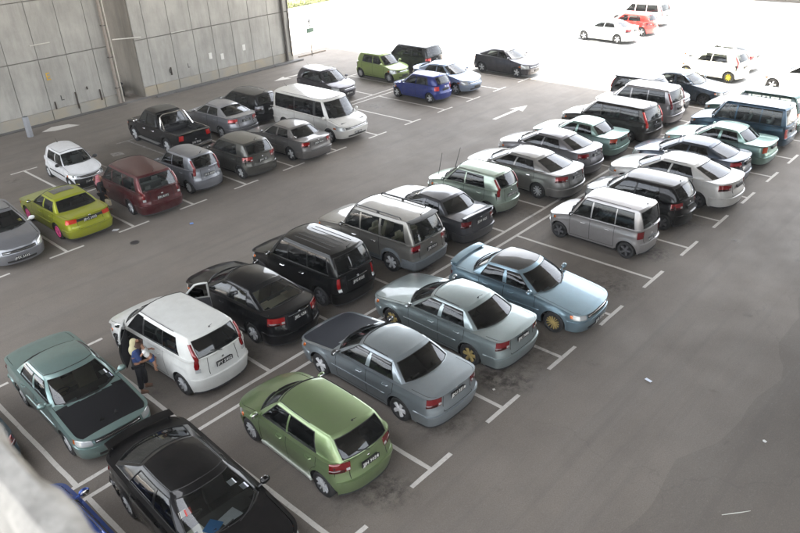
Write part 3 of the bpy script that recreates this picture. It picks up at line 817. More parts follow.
    # ---- patches on the body surface
    def patch(nm, mat, t0, t1, lo, hi, off=.012, nt_=8, nz=4, mirror=(1,), parent=root, label=None):
        """raised piece hugging the body between t0..t1 with height limits lo(u), hi(u)"""
        for s in mirror:
            vs = []; fs = []
            e1 = .010
            us = [0, min(.08, .006 / max(.01, abs(t1 - t0)))] + [i / nt_ for i in range(1, nt_)] + [1 - min(.08, .006 / max(.01, abs(t1 - t0))), 1]
            for i, u_ in enumerate(us):
                t = t0 + (t1 - t0) * u_
                a = lo(u_) if callable(lo) else lo; b = hi(u_) if callable(hi) else hi
                tt = abs(t) if t < 3 else 6 - t
                xx, yy = outline(tt); b = max(min(b, hf(xx, yy) - .02), a + .01)
                zz = [a, a + min(e1, (b - a) * .2)] + [a + (b - a) * j / nz for j in range(1, nz)] + [b - min(e1, (b - a) * .2), b]
                for j, z in enumerate(zz):
                    p = surf(t, z); e_ = .02
                    tn = surf(t + e_, z) - surf(t - e_, z); nn = Vector((0, 0, 1)).cross(tn); nn = nn.normalized() if nn.length > 1e-6 else Vector((1, 0, 0))
                    c_ = Vector((p.x - xm, p.y, 0))
                    if nn.dot(c_) < 0: nn = -nn
                    edge = i in (0, len(us) - 1) or j in (0, len(zz) - 1)
                    q = p + nn * (-.012 if edge else off)
                    vs.append(Vector((q.x, q.y * s, q.z)))
            mz = nz + 3
            for i in range(len(us) - 1):
                for j in range(mz - 1):
                    a = i * mz + j; fs.append((a, a + 1, a + mz + 1, a + mz))
            ob = mesh_obj(nm, vs, fs, mat, parent, ang=60)
            if label: ob['label'] = label
    both = (1, -1)
    # bumpers
    bmat = o.get('bumper_mat', pm)
    tq = .98
    def tfor(xt, front=True):
        rng_ = [i / 100 for i in range(0, 300)]
        if front: return next((t for t in rng_ if outline(t)[0] <= xt), 1)
        return next((t for t in rng_ if outline(t)[0] <= xt), 2)
    tfb = tfor(wb / 2 + Ra + .03); trb = tfor(-wb / 2 - Ra - .03)
    bz = .37 * H if H < 1.65 else .33 * H
    zb0 = .235 if H < 1.75 else .3
    patch('bumper', bmat, -tfb, tfb, zb0 - .05, bz, .022, 34, 5)
    patch('bumper', bmat, trb, 6 - trb, zb0 - .05, bz, .022, 34, 5)
    patch('bumper_shade_line', plain('lip_shade_line', (.03, .03, .032, 1), .6), trb + .02, 6 - trb - .02, zb0 - .06, zb0 + .0, .028, 26, 1)  # dark strip painted as the shade line along the lower bumper
    patch('bumper_step', bmat, trb + .12, 6 - trb - .12, bz - .085, bz - .004, .036, 26, 2)
    if o.get('side_mould'):
        patch('side_moulding', o['side_mould'], 1 + ((wb / 2 - Ra - .05) - (xf - cf)) / (xs_end - xf + cf), 1 + ((-wb / 2 + Ra + .05) - (xf - cf)) / (xs_end - xf + cf), .335 * H, .335 * H + .06, .02, 10, 2, both)
    if o.get('skirt'):
        patch('side_skirt', o['skirt'], 1 + ((wb / 2 - Ra - .02) - (xf - cf)) / (xs_end - xf + cf), 1 + ((-wb / 2 + Ra + .02) - (xf - cf)) / (xs_end - xf + cf), .14, .25, .03, 10, 3, both)
    # front end
    hl = o.get('head', 'wide')
    hz = E(xf - .12)
    if hl == 'wide': t0, t1, a0, a1 = .40, .90, .10, .0
    elif hl == 'small': t0, t1, a0, a1 = .5, .9, .1, .02
    else: t0, t1, a0, a1 = .46, .95, .16, .0
    hm_ = lens('headlamp_clear', '#b9bcbb')
    patch('headlight', hm_, t0, t1, lambda u_: hz - .055 - a0 * (1 - .2 * u_), lambda u_: hz + .06 + .06 * u_, .014, 8, 4, both)
    patch('indicator', lens('amber_lens', '#c8661c'), t1 - .02, t1 + .08, hz - .1, hz - .01, .012, 3, 2, both)
    patch('grille', o.get('grille_mat', BLK()), -t0 + .05, t0 - .05, hz - .13, hz - .03, .006, 12, 3)
    patch('grille_bar', CHR() if o.get('chrome', True) else pm, -t0 + .08, t0 - .08, hz - .088, hz - .072, .016, 10, 2)
    patch('air_intake', BLK(), -.35, .35, zb0 + .01, zb0 + .1, .03, 12, 3)
    if o.get('fog'): patch('fog_light', hm_, .5, .62, zb0 + .04, zb0 + .11, .034, 4, 3, both)
    # rear end
    tl = o.get('tail', 'wide'); ez = E(xr + .1)
    red = lens('red_lens_' + o.get('red', '#7e1014'), o.get('red', '#7e1014')); clr = lens('headlamp_clear', '#b9bcbb')
    if tl == 'wide':
        patch('taillight', red, 2.12, 2.66, lambda u_: ez - .235 + .02 * u_, lambda u_: ez - .02, .016, 8, 4, both)
        patch('reversing_light', clr, 2.56, 2.65, ez - .20, ez - .13, .020, 3, 2, both)
        patch('turn_lamp', lens('smoked_red_lens', '#3c0a0c'), 2.13, 2.54, ez - .225, ez - .145, .020, 6, 2, both)
    elif tl == 'band':
        patch('taillight', red, 2.12, 2.68, lambda u_: ez - .20 + .02 * u_, lambda u_: ez - .03, .016, 8, 4, both)
        patch('garnish', o.get('garnish_mat', BLK()), 2.66, 3.34, ez - .16, ez - .05, .008, 12, 3)
    elif tl == 'small':
        patch('taillight', red, 2.25, 2.6, ez - .27, ez - .04, .016, 6, 4, both)
    if tl in ('pillar', 'pillar_low'):
        # tall lamps running up the rear pillars
        for s in both:
            pts = []; 
            z0 = ez - (.22 if tl == 'pillar' else .34); lowp = surf(2.42, z0)
            i_c = max(i for i, g in enumerate(G) if g[2] == 'c' )
            for z in (z0, z0 + .08, ez - .1, ez - .04): pts.append(surf(2.42, z))
            top_v = .82 if tl == 'pillar' else .1
            gi = [i for i, g in enumerate(G) if g[2] == 'c'][-1]
            if top_v > .2:
                for v in (.05, .3, .55, top_v): pts.append((gp(G[gi], v) + gp(G[gi - 1], v)) / 2)
            m = MB(); vs = []; fs = []
            nseg = len(pts)
            for i, p in enumerate(pts):
                wd = .036 + .026 * (1 - i / (nseg - 1))
                if i == 0: wd *= .7
                d1 = Vector((-.55, -.8, 0)).normalized(); nn = Vector((-.8, .6, .15)).normalized()
                for a, b in ((-1.2, -.02), (-1, .018), (0, .03), (1, .018), (1.2, -.02)):
                    q = p + d1 * wd * a * 1.0 + nn * b; vs.append(Vector((q.x, q.y * s, q.z)))
            for i in range(nseg - 1):
                for j in range(4): fs.append((i * 5 + j, i * 5 + j + 1, i * 5 + j + 6, i * 5 + j + 5))
            fs += [tuple(range(5)), tuple(range((nseg - 1) * 5, nseg * 5))]
            mesh_obj('taillight', vs, fs, red, root, ang=60)
            patch('reversing_light', clr, 2.36, 2.52, z0 - .10, z0 + .0, .018, 4, 3, (s,))
    if tl == 'van':
        patch('taillight', red, 2.3, 2.6, ez - .5, ez - .1, .014, 6, 5, both)
    if 'sedan' in tpl:
        patch('boot_seam', DRK(), 2.70, 2.712, bz + .02, ez - .03, .003, 1, 4, both)
        patch('boot_seam', DRK(), 2.71, 3.29, bz + .015, bz + .027, .003, 14, 1)
        if tpl == 'sedan_box': patch('rub_strip', pm, 1 + ((wb / 2 - Ra - .06) - (xf - cf)) / (xs_end - xf + cf), 1 + ((-wb / 2 + Ra + .06) - (xf - cf)) / (xs_end - xf + cf), .37 * H, .37 * H + .045, .016, 10, 2, both)
    if not far:
        for s in both:
            ids = [i for i, g in enumerate(G) if g[2] == 'ws'] + [4]
            def loop(vals): return [Vector((q.x, s * q.y, q.z + .003)) for q in vals]
            m = MB(); m.tube(loop([gp(G[i], .07) for i in range(0, 5)] + [gp(G[4], v) for v in (.3, .55, .78, .9)] + [gp(G[i], .9) for i in range(4, -1, -1)]), .009, 5); m.build('window_seal', RUB(), root)
            ri = [i for i, g in enumerate(G) if g[2] == 'rw'] + [len(G) - 1]
            m = MB(); m.tube(loop([gp(G[i], .07) for i in ri[::-1]] + [gp(G[ri[0]], v) for v in (.3, .55, .78, .9)] + [gp(G[i], .9) for i in ri]), .009, 5); m.build('window_seal', RUB(), root)
            if S0_open(openD, s): continue
            wi = [i for i, g in enumerate(G) if g[2][0] == 'w' and g[2] != 'ws']; a_, b_ = wi[0], wi[-1] + 1
            m = MB(); m.tube(loop([gp(G[i], .07) for i in range(a_, b_ + 1)]) + loop([gp(G[b_], v) for v in (.3, .55, .78, .9)]) + loop([gp(G[i], .9) for i in range(b_, a_ - 1, -1)]) + loop([gp(G[a_], v) for v in (.78, .55, .3, .07)]), .010, 5); m.build('window_seal', RUB(), root)
        m = MB(); th_f = 2.06; p = surf(th_f, E(xr + .6) * .88); m.box(p.x - .08, p.x + .08, -p.y - .004, -p.y + .02, p.z - .07, p.z + .07, .004); m.build('fuel_flap', pm, root)
    # rear shut line strips (hatch or tailgate)
    if 'sedan' not in tpl and not bed:
        patch('tailgate_seam', DRK(), 2.70 if tl.startswith('pill') else 2.62, 2.715 if tl.startswith('pill') else 2.635, bz, ez, .002, 1, 4, both)
    # plates
    pw, ph = .46, .115
    def plate(t, z, text, sgn):
        p = surf(t, z); m = MB(); x0 = p.x + sgn * .03
        m.box(min(x0, x0 + sgn * .014), max(x0, x0 + sgn * .014), -pw / 2, pw / 2, z - ph / 2, z + ph / 2, .004)
        m.box(min(x0 - sgn * .06, x0), max(x0 - sgn * .06, x0), -pw / 2 + .03, pw / 2 - .03, z - ph / 2 + .01, z + ph / 2 - .01)
        pl = m.build('number_plate', BLK(), root)
        if text and not far:
            tx = lettering(text, .115); tx.data.materials.clear(); tx.data.materials.append(PLW()); tx.parent = pl
            tx.location = (x0 + sgn * .017, 0, z); tx.rotation_euler = (pi / 2, 0, pi / 2 if sgn > 0 else -pi / 2)
    pz = o.get('plate_z', (ez - .13) if 'sedan' in tpl else (bz + ez) / 2 - .02)
    plate(3.0, pz, o.get('plate', ''), -1); plate(0.0, .27 * H if H < 1.7 else .24 * H, o.get('plate', ''), 1)
    # badge and tail trim
    if not far:
        m = MB(); p = surf(3.0, min(pz + .12, ez - .03)); m.ball((p.x - .004, 0, p.z), .035, .35, 1.1, .8, 10, 6); m.build('badge', CHR(), root)
        if o.get('rear_strip'): patch('rear_trim_strip', CHR(), 2.75, 3.25, pz + .075, pz + .1, .016, 8, 2)
        m = MB(); p = surf(2.72, zb0); m.tube([(p.x + .2, -p.y, zb0 - .03), (p.x - .03, -p.y, zb0 - .035)], .026, 8); m.build('exhaust_pipe', CHR(), root)
    # mirrors
    for s in both:
        m = MB(); bx_ = wsa - .10 + .0; yb_ = yside(wsa - .1); zb_ = E(wsa) + .06
        m.tube([(bx_ + .03, s * (yb_ - .02), zb_ - .01), (bx_ + .02, s * (yb_ + .09), zb_ + .01)], .022, 6)
        m.ball((bx_ + .02, s * (yb_ + .15), zb_ + .035), .1, .62, 1.05, .72, 12, 8)
        mo = m.build('wing_mirror', o.get('mirror_mat', pm), root)
        SS = '#L' if s > 0 else '#R'
        if SS in hinge:
            dob, hx, hy = hinge[SS]; mo.parent = dob
            for v in mo.data.vertices: v.co.x -= hx; v.co.y -= hy
        g_ = MB(); g_.ball((bx_ - .025, s * (yb_ + .15), zb_ + .035), .085, .2, 1, .7, 10, 6); go_ = g_.build('mirror_glass', CHR(), dob if SS in hinge else mo)
        if SS in hinge:
            for v in go_.data.vertices: v.co.x -= hx; v.co.y -= hy
    # wipers
    iws = [i for i, g in enumerate(G) if g[2] == 'ws'] + [4]
    def wsp(f, v, s=1, off=.015):
        # f: 0 centre..1 edge
        k_ = min(f / 1.0 * 5, 4.999); i = int([0, .25, .5, .75, .93, 1].index(max(q for q in [0, .25, .5, .75, .93] if q <= f)))
        fs_ = [0, .25, .5, .75, .93, 1]; u_ = (f - fs_[i]) / (fs_[i + 1] - fs_[i])
        p = gp(G[i], v).lerp(gp(G[i + 1], v), u_); return Vector((p.x + off * .6, s * p.y, p.z + off))
    if not far:
        for a, b in ((.15, .85), (-.75, .05)):
            m = MB(); pts = []
            for k_ in range(6):
                f = a + (b - a) * k_ / 5 if a > 0 else b + (a - b) * (1 - k_ / 5)
                pts.append(wsp(abs(f), .04 + .10 * k_ / 5, 1 if f > 0 else -1))
            m.tube(pts, .010, 5); m.build('wiper', BLK(), root)
        if 'sedan' not in tpl and not bed:
            p0 = gp(G[-1], .03); p1 = gp(G[-3], .22)
            m = MB(); m.tube([p0 + Vector((-.03, 0, .0)), Vector((p1.x - .03, p1.y, p1.z))], .011, 5); m.build('rear_wiper', BLK(), root)
    # aerial
    if o.get('aerial', 'none' if 'sedan' in tpl else 'stub') == 'stub' and not far:
        xa_ = rwt + .12; m = MB(); m.tube([(xa_, 0, roof(xa_, 0) - .005), (xa_ - .02, 0, roof(xa_, 0) + .035)], [.022, .012], 8); m.tube([(xa_ - .01, 0, roof(xa_, 0) + .03), (xa_ - .14, 0, roof(xa_, 0) + .14)], .005, 5); m.build('aerial', BLK(), root)
    if o.get('aerial') == 'long':
        m = MB(); xa_ = wsa + .35; y_ = W2 * .8; m.tube([(xa_, y_, E(xa_)), (xa_ - .22, y_, E(xa_) + 1.0)], [.012, .008], 5); m.build('aerial', BLK(), root)
        m = MB(); m.tube([(xa_ - .12, -y_ * .4, hf(xa_ - .1, 0)), (xa_ - .40, -y_ * .4, E(xa_) + 1.0)], [.012, .008], 5); m.build('aerial', BLK(), root)
    # door visors
    if o.get('visor'):
        for s in both:
            for k_ in range(2):
                ids = [i for i, g in enumerate(G) if g[2] == 'w%d' % k_]; ids.append(ids[-1] + 1)
                vs = []; fs = []
                for i in ids:
                    for v, of in ((.93, .006), (.86, .03), (.76, .028)):
                        p = gp(G[i], v); vs.append(Vector((p.x, s * (p.y + of), p.z)))
                for i in range(len(ids) - 1):
                    for j in range(2): fs.append((i * 3 + j, i * 3 + j + 1, i * 3 + j + 4, i * 3 + j + 3))
                mesh_obj('window_visor', vs, fs, plain('visor_smoke', (.03, .03, .03, 1), .12, 0, .5), root)
    # drip rail
    if tpl in ('sedan_box', 'sedan_round', 'hatch', 'mpv', 'kijang', 'boxy', 'van') and not o.get('no_rail'):
        for s in both:
            ids = [i for i, g in enumerate(G) if g[2][0] in 'wp']
            m = MB(); m.tube([Vector((p.x, s * (p.y - .0), p.z + .004)) for p in [gp(G[i], 1.0) for i in ids]], .008, 5); m.build('drip_rail', BLK(), root)
    # spoiler
    sp = o.get('spoiler')
    if sp == 'boot' or sp == 'tall':
        hh = .07 if sp == 'boot' else .085; z0 = hf(xr + .14, 0)
        x0 = xr + (.14 if sp == 'boot' else .12); m = MB(); yy = W2 * (.84 if sp == 'boot' else .8)
        vs = []; fs = []
        N = 14
        for i in range(N + 1):
            f = -1 + 2 * i / N; y = f * yy; zc = z0 + hh - (.04 if sp == 'boot' else .03) * abs(f) ** 3 ; 
            xo = .05 * f * f
            for a, b in ((.14, -.012), (.10, .012), (-.06, .028), (-.075, .01), (-.06, -.012)): vs.append((x0 + a + xo, y, zc + b))
        for i in range(N):
            for j in range(5): fs.append((i * 5 + j, i * 5 + (j + 1) % 5, (i + 1) * 5 + (j + 1) % 5, (i + 1) * 5 + j))
        fs += [tuple(range(5)), tuple(range(N * 5, N * 5 + 5))]
        m.add(vs, fs)
        for s in both:
            m.box(x0 - .04, x0 + .16, s * yy * .86 - .02, s * yy * .86 + .02, hf(x0, yy * .86) - .05, z0 + hh - .02, .008)
        m.build('spoiler', o.get('spoiler_mat', pm), root)
    if sp == 'roof':
        m = MB(); N = 10; vs = []; fs = []
        for i in range(N + 1):
            f = -1 + 2 * i / N; y = f * yc1 * .98; xx = rwt - (rwt - rwct) * abs(f) ** 2.6
            zt_ = roof(xx, y)
            for a, b in ((.08, .004), (-.06, .012), (-.16, -.008), (-.16, -.03), (-.03, -.035)): vs.append((xx + a, y, zt_ + b))
        for i in range(N):
            for j in range(5): fs.append((i * 5 + j, i * 5 + (j + 1) % 5, (i + 1) * 5 + (j + 1) % 5, (i + 1) * 5 + j))
        fs += [tuple(range(5)), tuple(range(N * 5, N * 5 + 5))]
        m.add(vs, fs); m.build('spoiler', o.get('spoiler_mat', pm), root)
    # roof rack
    if o.get('rack'):
        for s in both:
            y = s * yr * .86; xa_, xb_ = wst - .25, rwt + .45
            m = MB(); pts = [(xa_ + .06, y, roof(xa_, y) + .0)] + [(xa_ - (xa_ - xb_) * k_ / 8, y, roof(xa_ - (xa_ - xb_) * k_ / 8, y) + .055) for k_ in range(9)] + [(xb_ - .06, y, roof(xb_, y))]
            m.tube(pts, .018, 6)
            xm_ = (xa_ + xb_) / 2; m.box(xm_ - .04, xm_ + .04, y - .02, y + .02, roof(xm_, y) - .01, roof(xm_, y) + .06, .008)
            m.build('roof_rail', BLK(), root)
    if o.get('ribs'):
        for k_ in range(6):
            y = (-.5 + k_ / 5) * yr * 1.2
            m = MB(); m.tube([(wst - .45 - (wst - rwt - .8) * q / 6, y, roof(wst - .45 - (wst - rwt - .8) * q / 6, y) + .002) for q in range(7)], .008, 6); m.build('roof_rib', pm, root)
    if o.get('sunroof'):
        m = MB(); vs = []; xx0, xx1 = wst - .22, wst - .72
        for i in range(7):
            for j in range(7):
                x_ = xx0 + (xx1 - xx0) * i / 6; y_ = (-1 + 2 * j / 6) * .38; vs.append((x_, y_, roof(x_, y_) + .008))
        fs = [(i * 7 + j, i * 7 + j + 1, i * 7 + j + 8, i * 7 + j + 7) for i in range(6) for j in range(6)]
        mesh_obj('sunroof', vs, fs, plain('sunroof_smoke', (.05, .05, .045, 1), .12, 0, 1), root)
    if o.get('parcel_strip'):
        pass
    # wheels
    st, cl = o.get('rims', ('five', 'silver'))
    for cx in (wb / 2, -wb / 2):
        for s in both: wheel(Rw, st, cl, root, (cx, s * (W2 - .105), Rw), s)
    # bed
    if bed:
        m = MB(); x0, x1 = xr + .07, rwb - .03; zb_ = .78; yb_ = W2 - .14
        m.box(x0, x1, -yb_, yb_, zb_ - .03, zb_); 
        for s in both: m.box(x0, x1, min(s * yb_, s * (yb_ + .03)), max(s * yb_, s * (yb_ + .03)), zb_, E(xr + .5) - .01)
        m.box(x0 - .03, x0, -yb_, yb_, zb_, E(xr + .2) - .01); m.box(x1, x1 + .03, -yb_, yb_, zb_, E(xr + 1) - .01)
        for s in both: m.box(-wb / 2 - .4, -wb / 2 + .4, min(s * (yb_ - .2), s * yb_), max(s * (yb_ - .2), s * yb_), zb_, zb_ + .15, .03)
        m.build('cargo_bed', BLK(), root)
        m = MB()
        for s in both:
            m.tube([(rwb - .12, s * W2 * .82, E(rwb) - .02), (rwb - .10, s * W2 * .72, H - .16), (rwb - .1, s * W2 * .55, H - .07)], .03, 8)
            m.tube([(rwb - .5, s * W2 * .84, E(rwb) - .02), (rwb - .10, s * W2 * .72, H - .18)], .025, 8)
        m.tube([(rwb - .1, -W2 * .55, H - .07), (rwb - .1, W2 * .55, H - .07)], .03, 8)
        m.build('roll_bar', CHR(), root)
        m = MB(); m.box(xr - .09, xr + .06, -W2 + .12, W2 - .12, .42, .52, .02); m.build('step_bumper', CHR(), root)
        m = MB()
        for s in both: m.box(-.95, .95, min(s * (W2 - .02), s * (W2 + .1)), max(s * (W2 - .02), s * (W2 + .1)), .36, .41, .015)
        m.build('running_board', plain('board_grey', '#8a8a88', .5, .4), root)
    if o.get('stickers'):
        for f, v, s, c_, wd in o['stickers']:
            p = wsp(f, v, s, -.0); m = MB(); q1 = wsp(f + .01, v, s, 0); up = (wsp(f, v + .1, s, 0) - p).normalized(); sd_ = Vector((0, 1, 0)); nn = sd_.cross(up) * -1
            if nn.z < 0: nn = -nn
            pp = p - nn * .02
            m.add([pp + sd_ * wd / 2 + up * .06, pp - sd_ * wd / 2 + up * .06, pp - sd_ * wd / 2 - up * .06, pp + sd_ * wd / 2 - up * .06], [(0, 1, 2, 3)])
            m.build('windscreen_sticker', plain('sticker_' + c_.strip('#'), c_, .5), root, False)
    C = Car(); C.root = root; C.gp = gp; C.G = G; C.E = E; C.hf = hf; C.roof = roof; C.surf = surf; C.X = X; C.pm = pm; C.patch = patch; C.wsa = wsa; C.wsb = wsb; C.rwb = rwb; C.xf = xf; C.xr = xr; C.W2 = W2; C.wsp = wsp; C.dseam = dseam
    return C
# ================================================================ parked cars
def H(v): return 90 if v > 0 else -90
GB = 'cars parked in the middle double row, far side'; GC = 'cars parked in the middle double row, near side'
GL = 'cars parked in the left block, near side'; GF = 'cars parked in the left block, far side'; GS = 'cars standing in the sunlit yard'
BP = BLK(); CARBON = paint('#1b1c1e', .2, .3)
# --- row B (far side of the middle double row)
c = make_car('parked_sedan', 'teal sedan with a matt black bonnet, nose to the camera at the left end', 'car', GB, 'sedan_box', 4.36, 1.69, 1.385, 2.5, .87, (-3.77, 2.71), -90, -1.7, '#7e9693', bonnet_mat=plain('matt_black_bonnet', (.008, .008, .009, 1), .6, spec=.15), bonnet_label='matt black bonnet', rims=('five', 'silver'), visor=True, head='wide', glass='dark', side_glass='mid', trim='beige', stickers=[(.78, .45, 1, '#d8dde0', .14), (.85, .25, 1, '#c9d3e6', .1)])
TEAL = c
c = make_car('parked_mpv', 'white people carrier with both front doors open beside the woman holding a child', 'car', GB, 'mpv', 4.22, 1.695, 1.62, 2.75, .78, (-1.10, 2.75), 90, 2.0, '#c4c5c1', metal=0, tail='pillar', plate='JPY 5402', rims=('multi', 'silver'), open={'L': 40, 'R': 50}, skirt=None, trim='grey', pillars='black', T=dict(wins=[(.30, .415, .475, .48), (.49, .495, .68, .68), (.685, .685, .845, .80)], ws=(.155, .27, .385, .42), cf=.6, n=2.4, cr=.4, yr=.77, E=[(0, .40), (.03, .46), (.12, .54), (.22, .60), (.30, .62), (.7, .645), (.97, .66), (1, .65)]), rw_glass='dark', aerial='stub')
c = make_car('parked_sedan', 'glossy black sedan between the white people carrier and the tall black one', 'car', GB, 'sedan_round', 4.5, 1.7, 1.445, 2.535, .9, (1.36, 3.06), 90, .3, '#0d0e11', metal=.2, dirt=.015, rims=('six', 'silver'), glass='clear', trim='beige', rear_strip=True, plate='JKL 638', skirt=CARBON, red='#9a1214')
c = make_car('parked_mpv', 'tall black people carrier with ribbed roof between the black sedan and the beige-grey wagon', 'car', GB, 'mpv', 4.14, 1.66, 1.695, 2.655, .7, (3.71, 3.12), 90, .6, '#090a0b', metal=.2, dirt=.015, tail='pillar_low', ribs=True, rims=('six', 'dark'), plate='JFG 4121', rear_strip=True, chrome_handles=True, red='#9a1214', spoiler=None)
c = make_car('parked_wagon', 'silver-beige estate wagon with roof rails and grey lower body', 'car', GB, 'kijang', 4.4, 1.69, 1.76, 2.65, .75, (6.41, 2.95), 90, 2.0, '#7e7c77', rack=True, cladding=plain('grey_cladding', '#62676a', .45), bumper_mat=plain('grey_cladding', '#62676a', .45), glass='mid', side_glass='clear', trim='beige', tail='wide', plate='JFE 9131', rims=('six', 'silver'), spoiler='roof', spoiler_mat=BP, chrome_handles=True, R=.325, red='#84141a')
c = make_car('parked_sedan', 'dark grey sedan with a low boot spoiler beside the pale green hatchback', 'car', GB, 'sedan_box', 4.36, 1.69, 1.385, 2.5, .85, (8.99, 2.85), 90, -2.0, '#4f5055', spoiler='boot', rims=('five', 'silver'), plate='JDM 6825', tail='wide', red='#6e1014', stickers=None)
c = make_car('parked_hatchback', 'pale green small hatchback with tall rear lamps and two upright aerials', 'car', GB, 'hatch', 3.575, 1.475, 1.53, 2.39, .62, (11.38, 2.88), 90, 0, '#9aa89b', tail='pillar', rims=('six', 'silver'), plate='JHH 8526', aerial='long', red='#861416', rw_glass='mid', R=.275)
c = make_car('parked_sedan', 'large silver saloon with long round-edged roof and oval rear lamps', 'car', GB, 'sedan_round', 4.82, 1.82, 1.45, 2.85, .85, (13.98, 2.56), 90, -2.2, '#8a8987', rims=('multi', 'silver'), plate='JJK 2020', skirt=None, red='#8e1418', chrome_handles=True)
c = make_car('parked_sedan', 'dusky silver sedan parked right of the large silver saloon', 'car', GB, 'sedan_round', 4.5, 1.7, 1.48, 2.6, .9, (16.4, 2.85), 90, -3.0, '#77767a', rims=('five', 'silver'), plate='JJD 7710', red='#84141a')
c = make_car('parked_sedan', 'mint green boxy sedan beside the black people mover with side windows', 'car', GB, 'sedan_box', 4.1, 1.63, 1.36, 2.38, .8, (18.8, 2.86), 90, 0, '#7d9890', rims=('cover', 'silver'), tail='wide', red='#c0482c', black_trim=True, bumper_mat=None or paint('#7d9890'), R=.27)
c = make_car('parked_mpv', 'low black people mover with bright silver roof reflections between mint sedan and silver people carrier', 'car', GB, 'mpv', 4.5, 1.7, 1.59, 2.74, .85, (21.35, 2.75), 90, -1.5, '#23201f', metal=.3, tail='pillar', rims=('five', 'silver'), glass='mid', red='#e03028')
c = make_car('parked_mpv', 'silver people carrier with tall red rear lamps in front of the dark hatchback', 'car', GB, 'mpv', 4.14, 1.66, 1.695, 2.655, .7, (24.2, 2.84), 90, -.4, '#a09da0', tail='pillar', rims=('five', 'silver'), red='#8a1c24')
c = make_car('parked_hatchback', 'dark wagon with a rear roof spoiler showing behind the silver people carrier', 'car', GB, 'mpv', 3.8, 1.68, 1.58, 2.45, .75, (25.95, 3.15), -90, 0, '#33363a', spoiler='roof', tail='pillar', rims=('five', 'dark'), red='#b03030', glass='mid')
c = make_car('parked_sedan', 'dark navy sedan facing the camera on the shadow edge at upper right', 'car', GB, 'sedan_box', 4.4, 1.7, 1.4, 2.6, .88, (28.45, 2.35), -90, 1.3, '#2c3a48', rims=('five', 'dark'), head='wide', glass='mid')
c = make_car('parked_hatchback', 'teal hatchback mostly hidden by the parapet at the left edge', 'car', GB, 'hatch', 3.7, 1.65, 1.5, 2.4, .7, (-6.25, 3.3), 90, 0, '#3c5666', rims=('five', 'silver'))
# --- row C (near side)
c = make_car('parked_sedan', 'black sedan with tall rear spoiler and papers behind its windscreen, nose toward the lower edge', 'car', GC, 'sedan_round', 4.57, 1.76, 1.49, 2.635, .95, (-3.87, -2.48), -90, -2.5, '#0e0e10', metal=.2, dirt=.02, spoiler='tall', rims=('multi', 'silver'), rw_glass='clear', ws_glass='clear', trim='dark', stickers=[(.66, .66, 1, '#e6e8f0', .13), (.82, .42, 1, '#dfe2f2', .12), (.74, .62, -1, '#c8403a', .12), (.86, .60, -1, '#e4e0da', .14)], mirror_mat=paint('#0e0e10', .2, .02))
LANCER = c
c = make_car('parked_hatchback', 'green hatchback at the front of the picture with white sill and wide rear lamps', 'car', GC, 'hatch', 3.71, 1.64, 1.48, 2.39, .72, (-1.05, -2.45), 90, -2.1, '#7b8e66', rims=('multi', 'silver'), plate='JJH 9054', tail='wide', red='#6e0e12', skirt=paint('#c9cfc4', 0), chrome_handles=False, R=.29)
c = make_car('parked_sedan', 'silver-blue sedan with a dark slate bonnet and white wheels', 'car', GC, 'sedan_box', 4.55, 1.72, 1.40, 2.635, .9, (1.57, -1.95), 90, -.6, '#8d969b', bonnet_mat=plain('slate_bonnet', '#2a2d34', .5, spec=.2), bonnet_label='dark slate coloured bonnet', rims=('five', 'white'), visor=True, tail='wide', plate='JDU 3518', red='#6e1018', R=.30, side_glass='mid', mirror_mat=BLK())
c = make_car('parked_sedan', 'pale green-grey sedan with gold wheels, rear to the camera beside the light blue sedan', 'car', GC, 'sedan_box', 4.465, 1.74, 1.42, 2.6, .87, (4.18, -1.9), 90, -.5, '#929e9f', rims=('six', 'gold'), visor=True, tail='wide', aerial='stub', plate='JFK 7486', red='#701018', R=.30, side_glass='mid', T=dict(ws=(.25, .33, .44, .47), rw=(.865, .80, .715, .70)))
c = make_car('parked_sedan', 'light blue sedan with glossy black roof, gold wheels and nose to the right', 'car', GC, 'sedan_box', 4.36, 1.69, 1.385, 2.5, .87, (6.58, -2.71), -90, 2.5, '#8097a3', roof_mat=paint('#0c0d0e', .1, .05), roof_label='glossy black roof', rims=('mesh', 'gold'), spoiler='boot', head='wide', plate='JDR 2202', visor=True, R=.30, ws_glass='mid')
c = make_car('parked_hatchback', 'silver tall boxy hatchback parked nose to the middle double line', 'car', GC, 'boxy', 3.4, 1.475, 1.65, 2.36, .55, (11.41, -2.36), 90, -1, '#a2a0a0', rims=('five', 'dark'), tail='small', side_mould=None, black_trim=False, red='#7a1a20', bumper_mat=None or paint('#a2a0a0'), R=.275, mirror_mat=BLK(), side_glass='mid', plate='WGG 1168', plate_z=.62, T=dict(ws=(.20, .275, .36, .39), yr=.78, cf=.42, n=2.7, cr=.3, crown=.055, wins=[(.295, .40, .475, .48), (.49, .495, .72, .72), (.73, .73, .915, .88)]))
c = make_car('parked_hatchback', 'black hatchback between the boxy silver hatchback and the large white sedan', 'car', GC, 'hatch', 3.7, 1.69, 1.51, 2.38, .75, (14.05, -2.35), 90, -1, '#0e0e10', metal=.2, dirt=.015, rims=('five', 'dark'), tail='wide', red='#8e1218', black_c=False, glass='dark', pillars='black')
c = make_car('parked_sedan', 'large pearl white sedan beside the black hatchback', 'car', GC, 'sedan_round', 4.8, 1.82, 1.47, 2.775, .95, (16.5, -2.35), 90, -3, '#cbcac7', metal=.2, rims=('five', 'dark'), tail='wide', red='#8e1a1c', chrome_handles=True, plate='')
c = make_car('parked_sedan', 'dark navy sedan, rear to the camera, behind the large pearl white sedan', 'car', GC, 'sedan_round', 4.4, 1.7, 1.42, 2.6, .85, (18.75, -2.0), 90, 0, '#384250', rims=('five', 'silver'), rear_strip=True, red='#b02834')
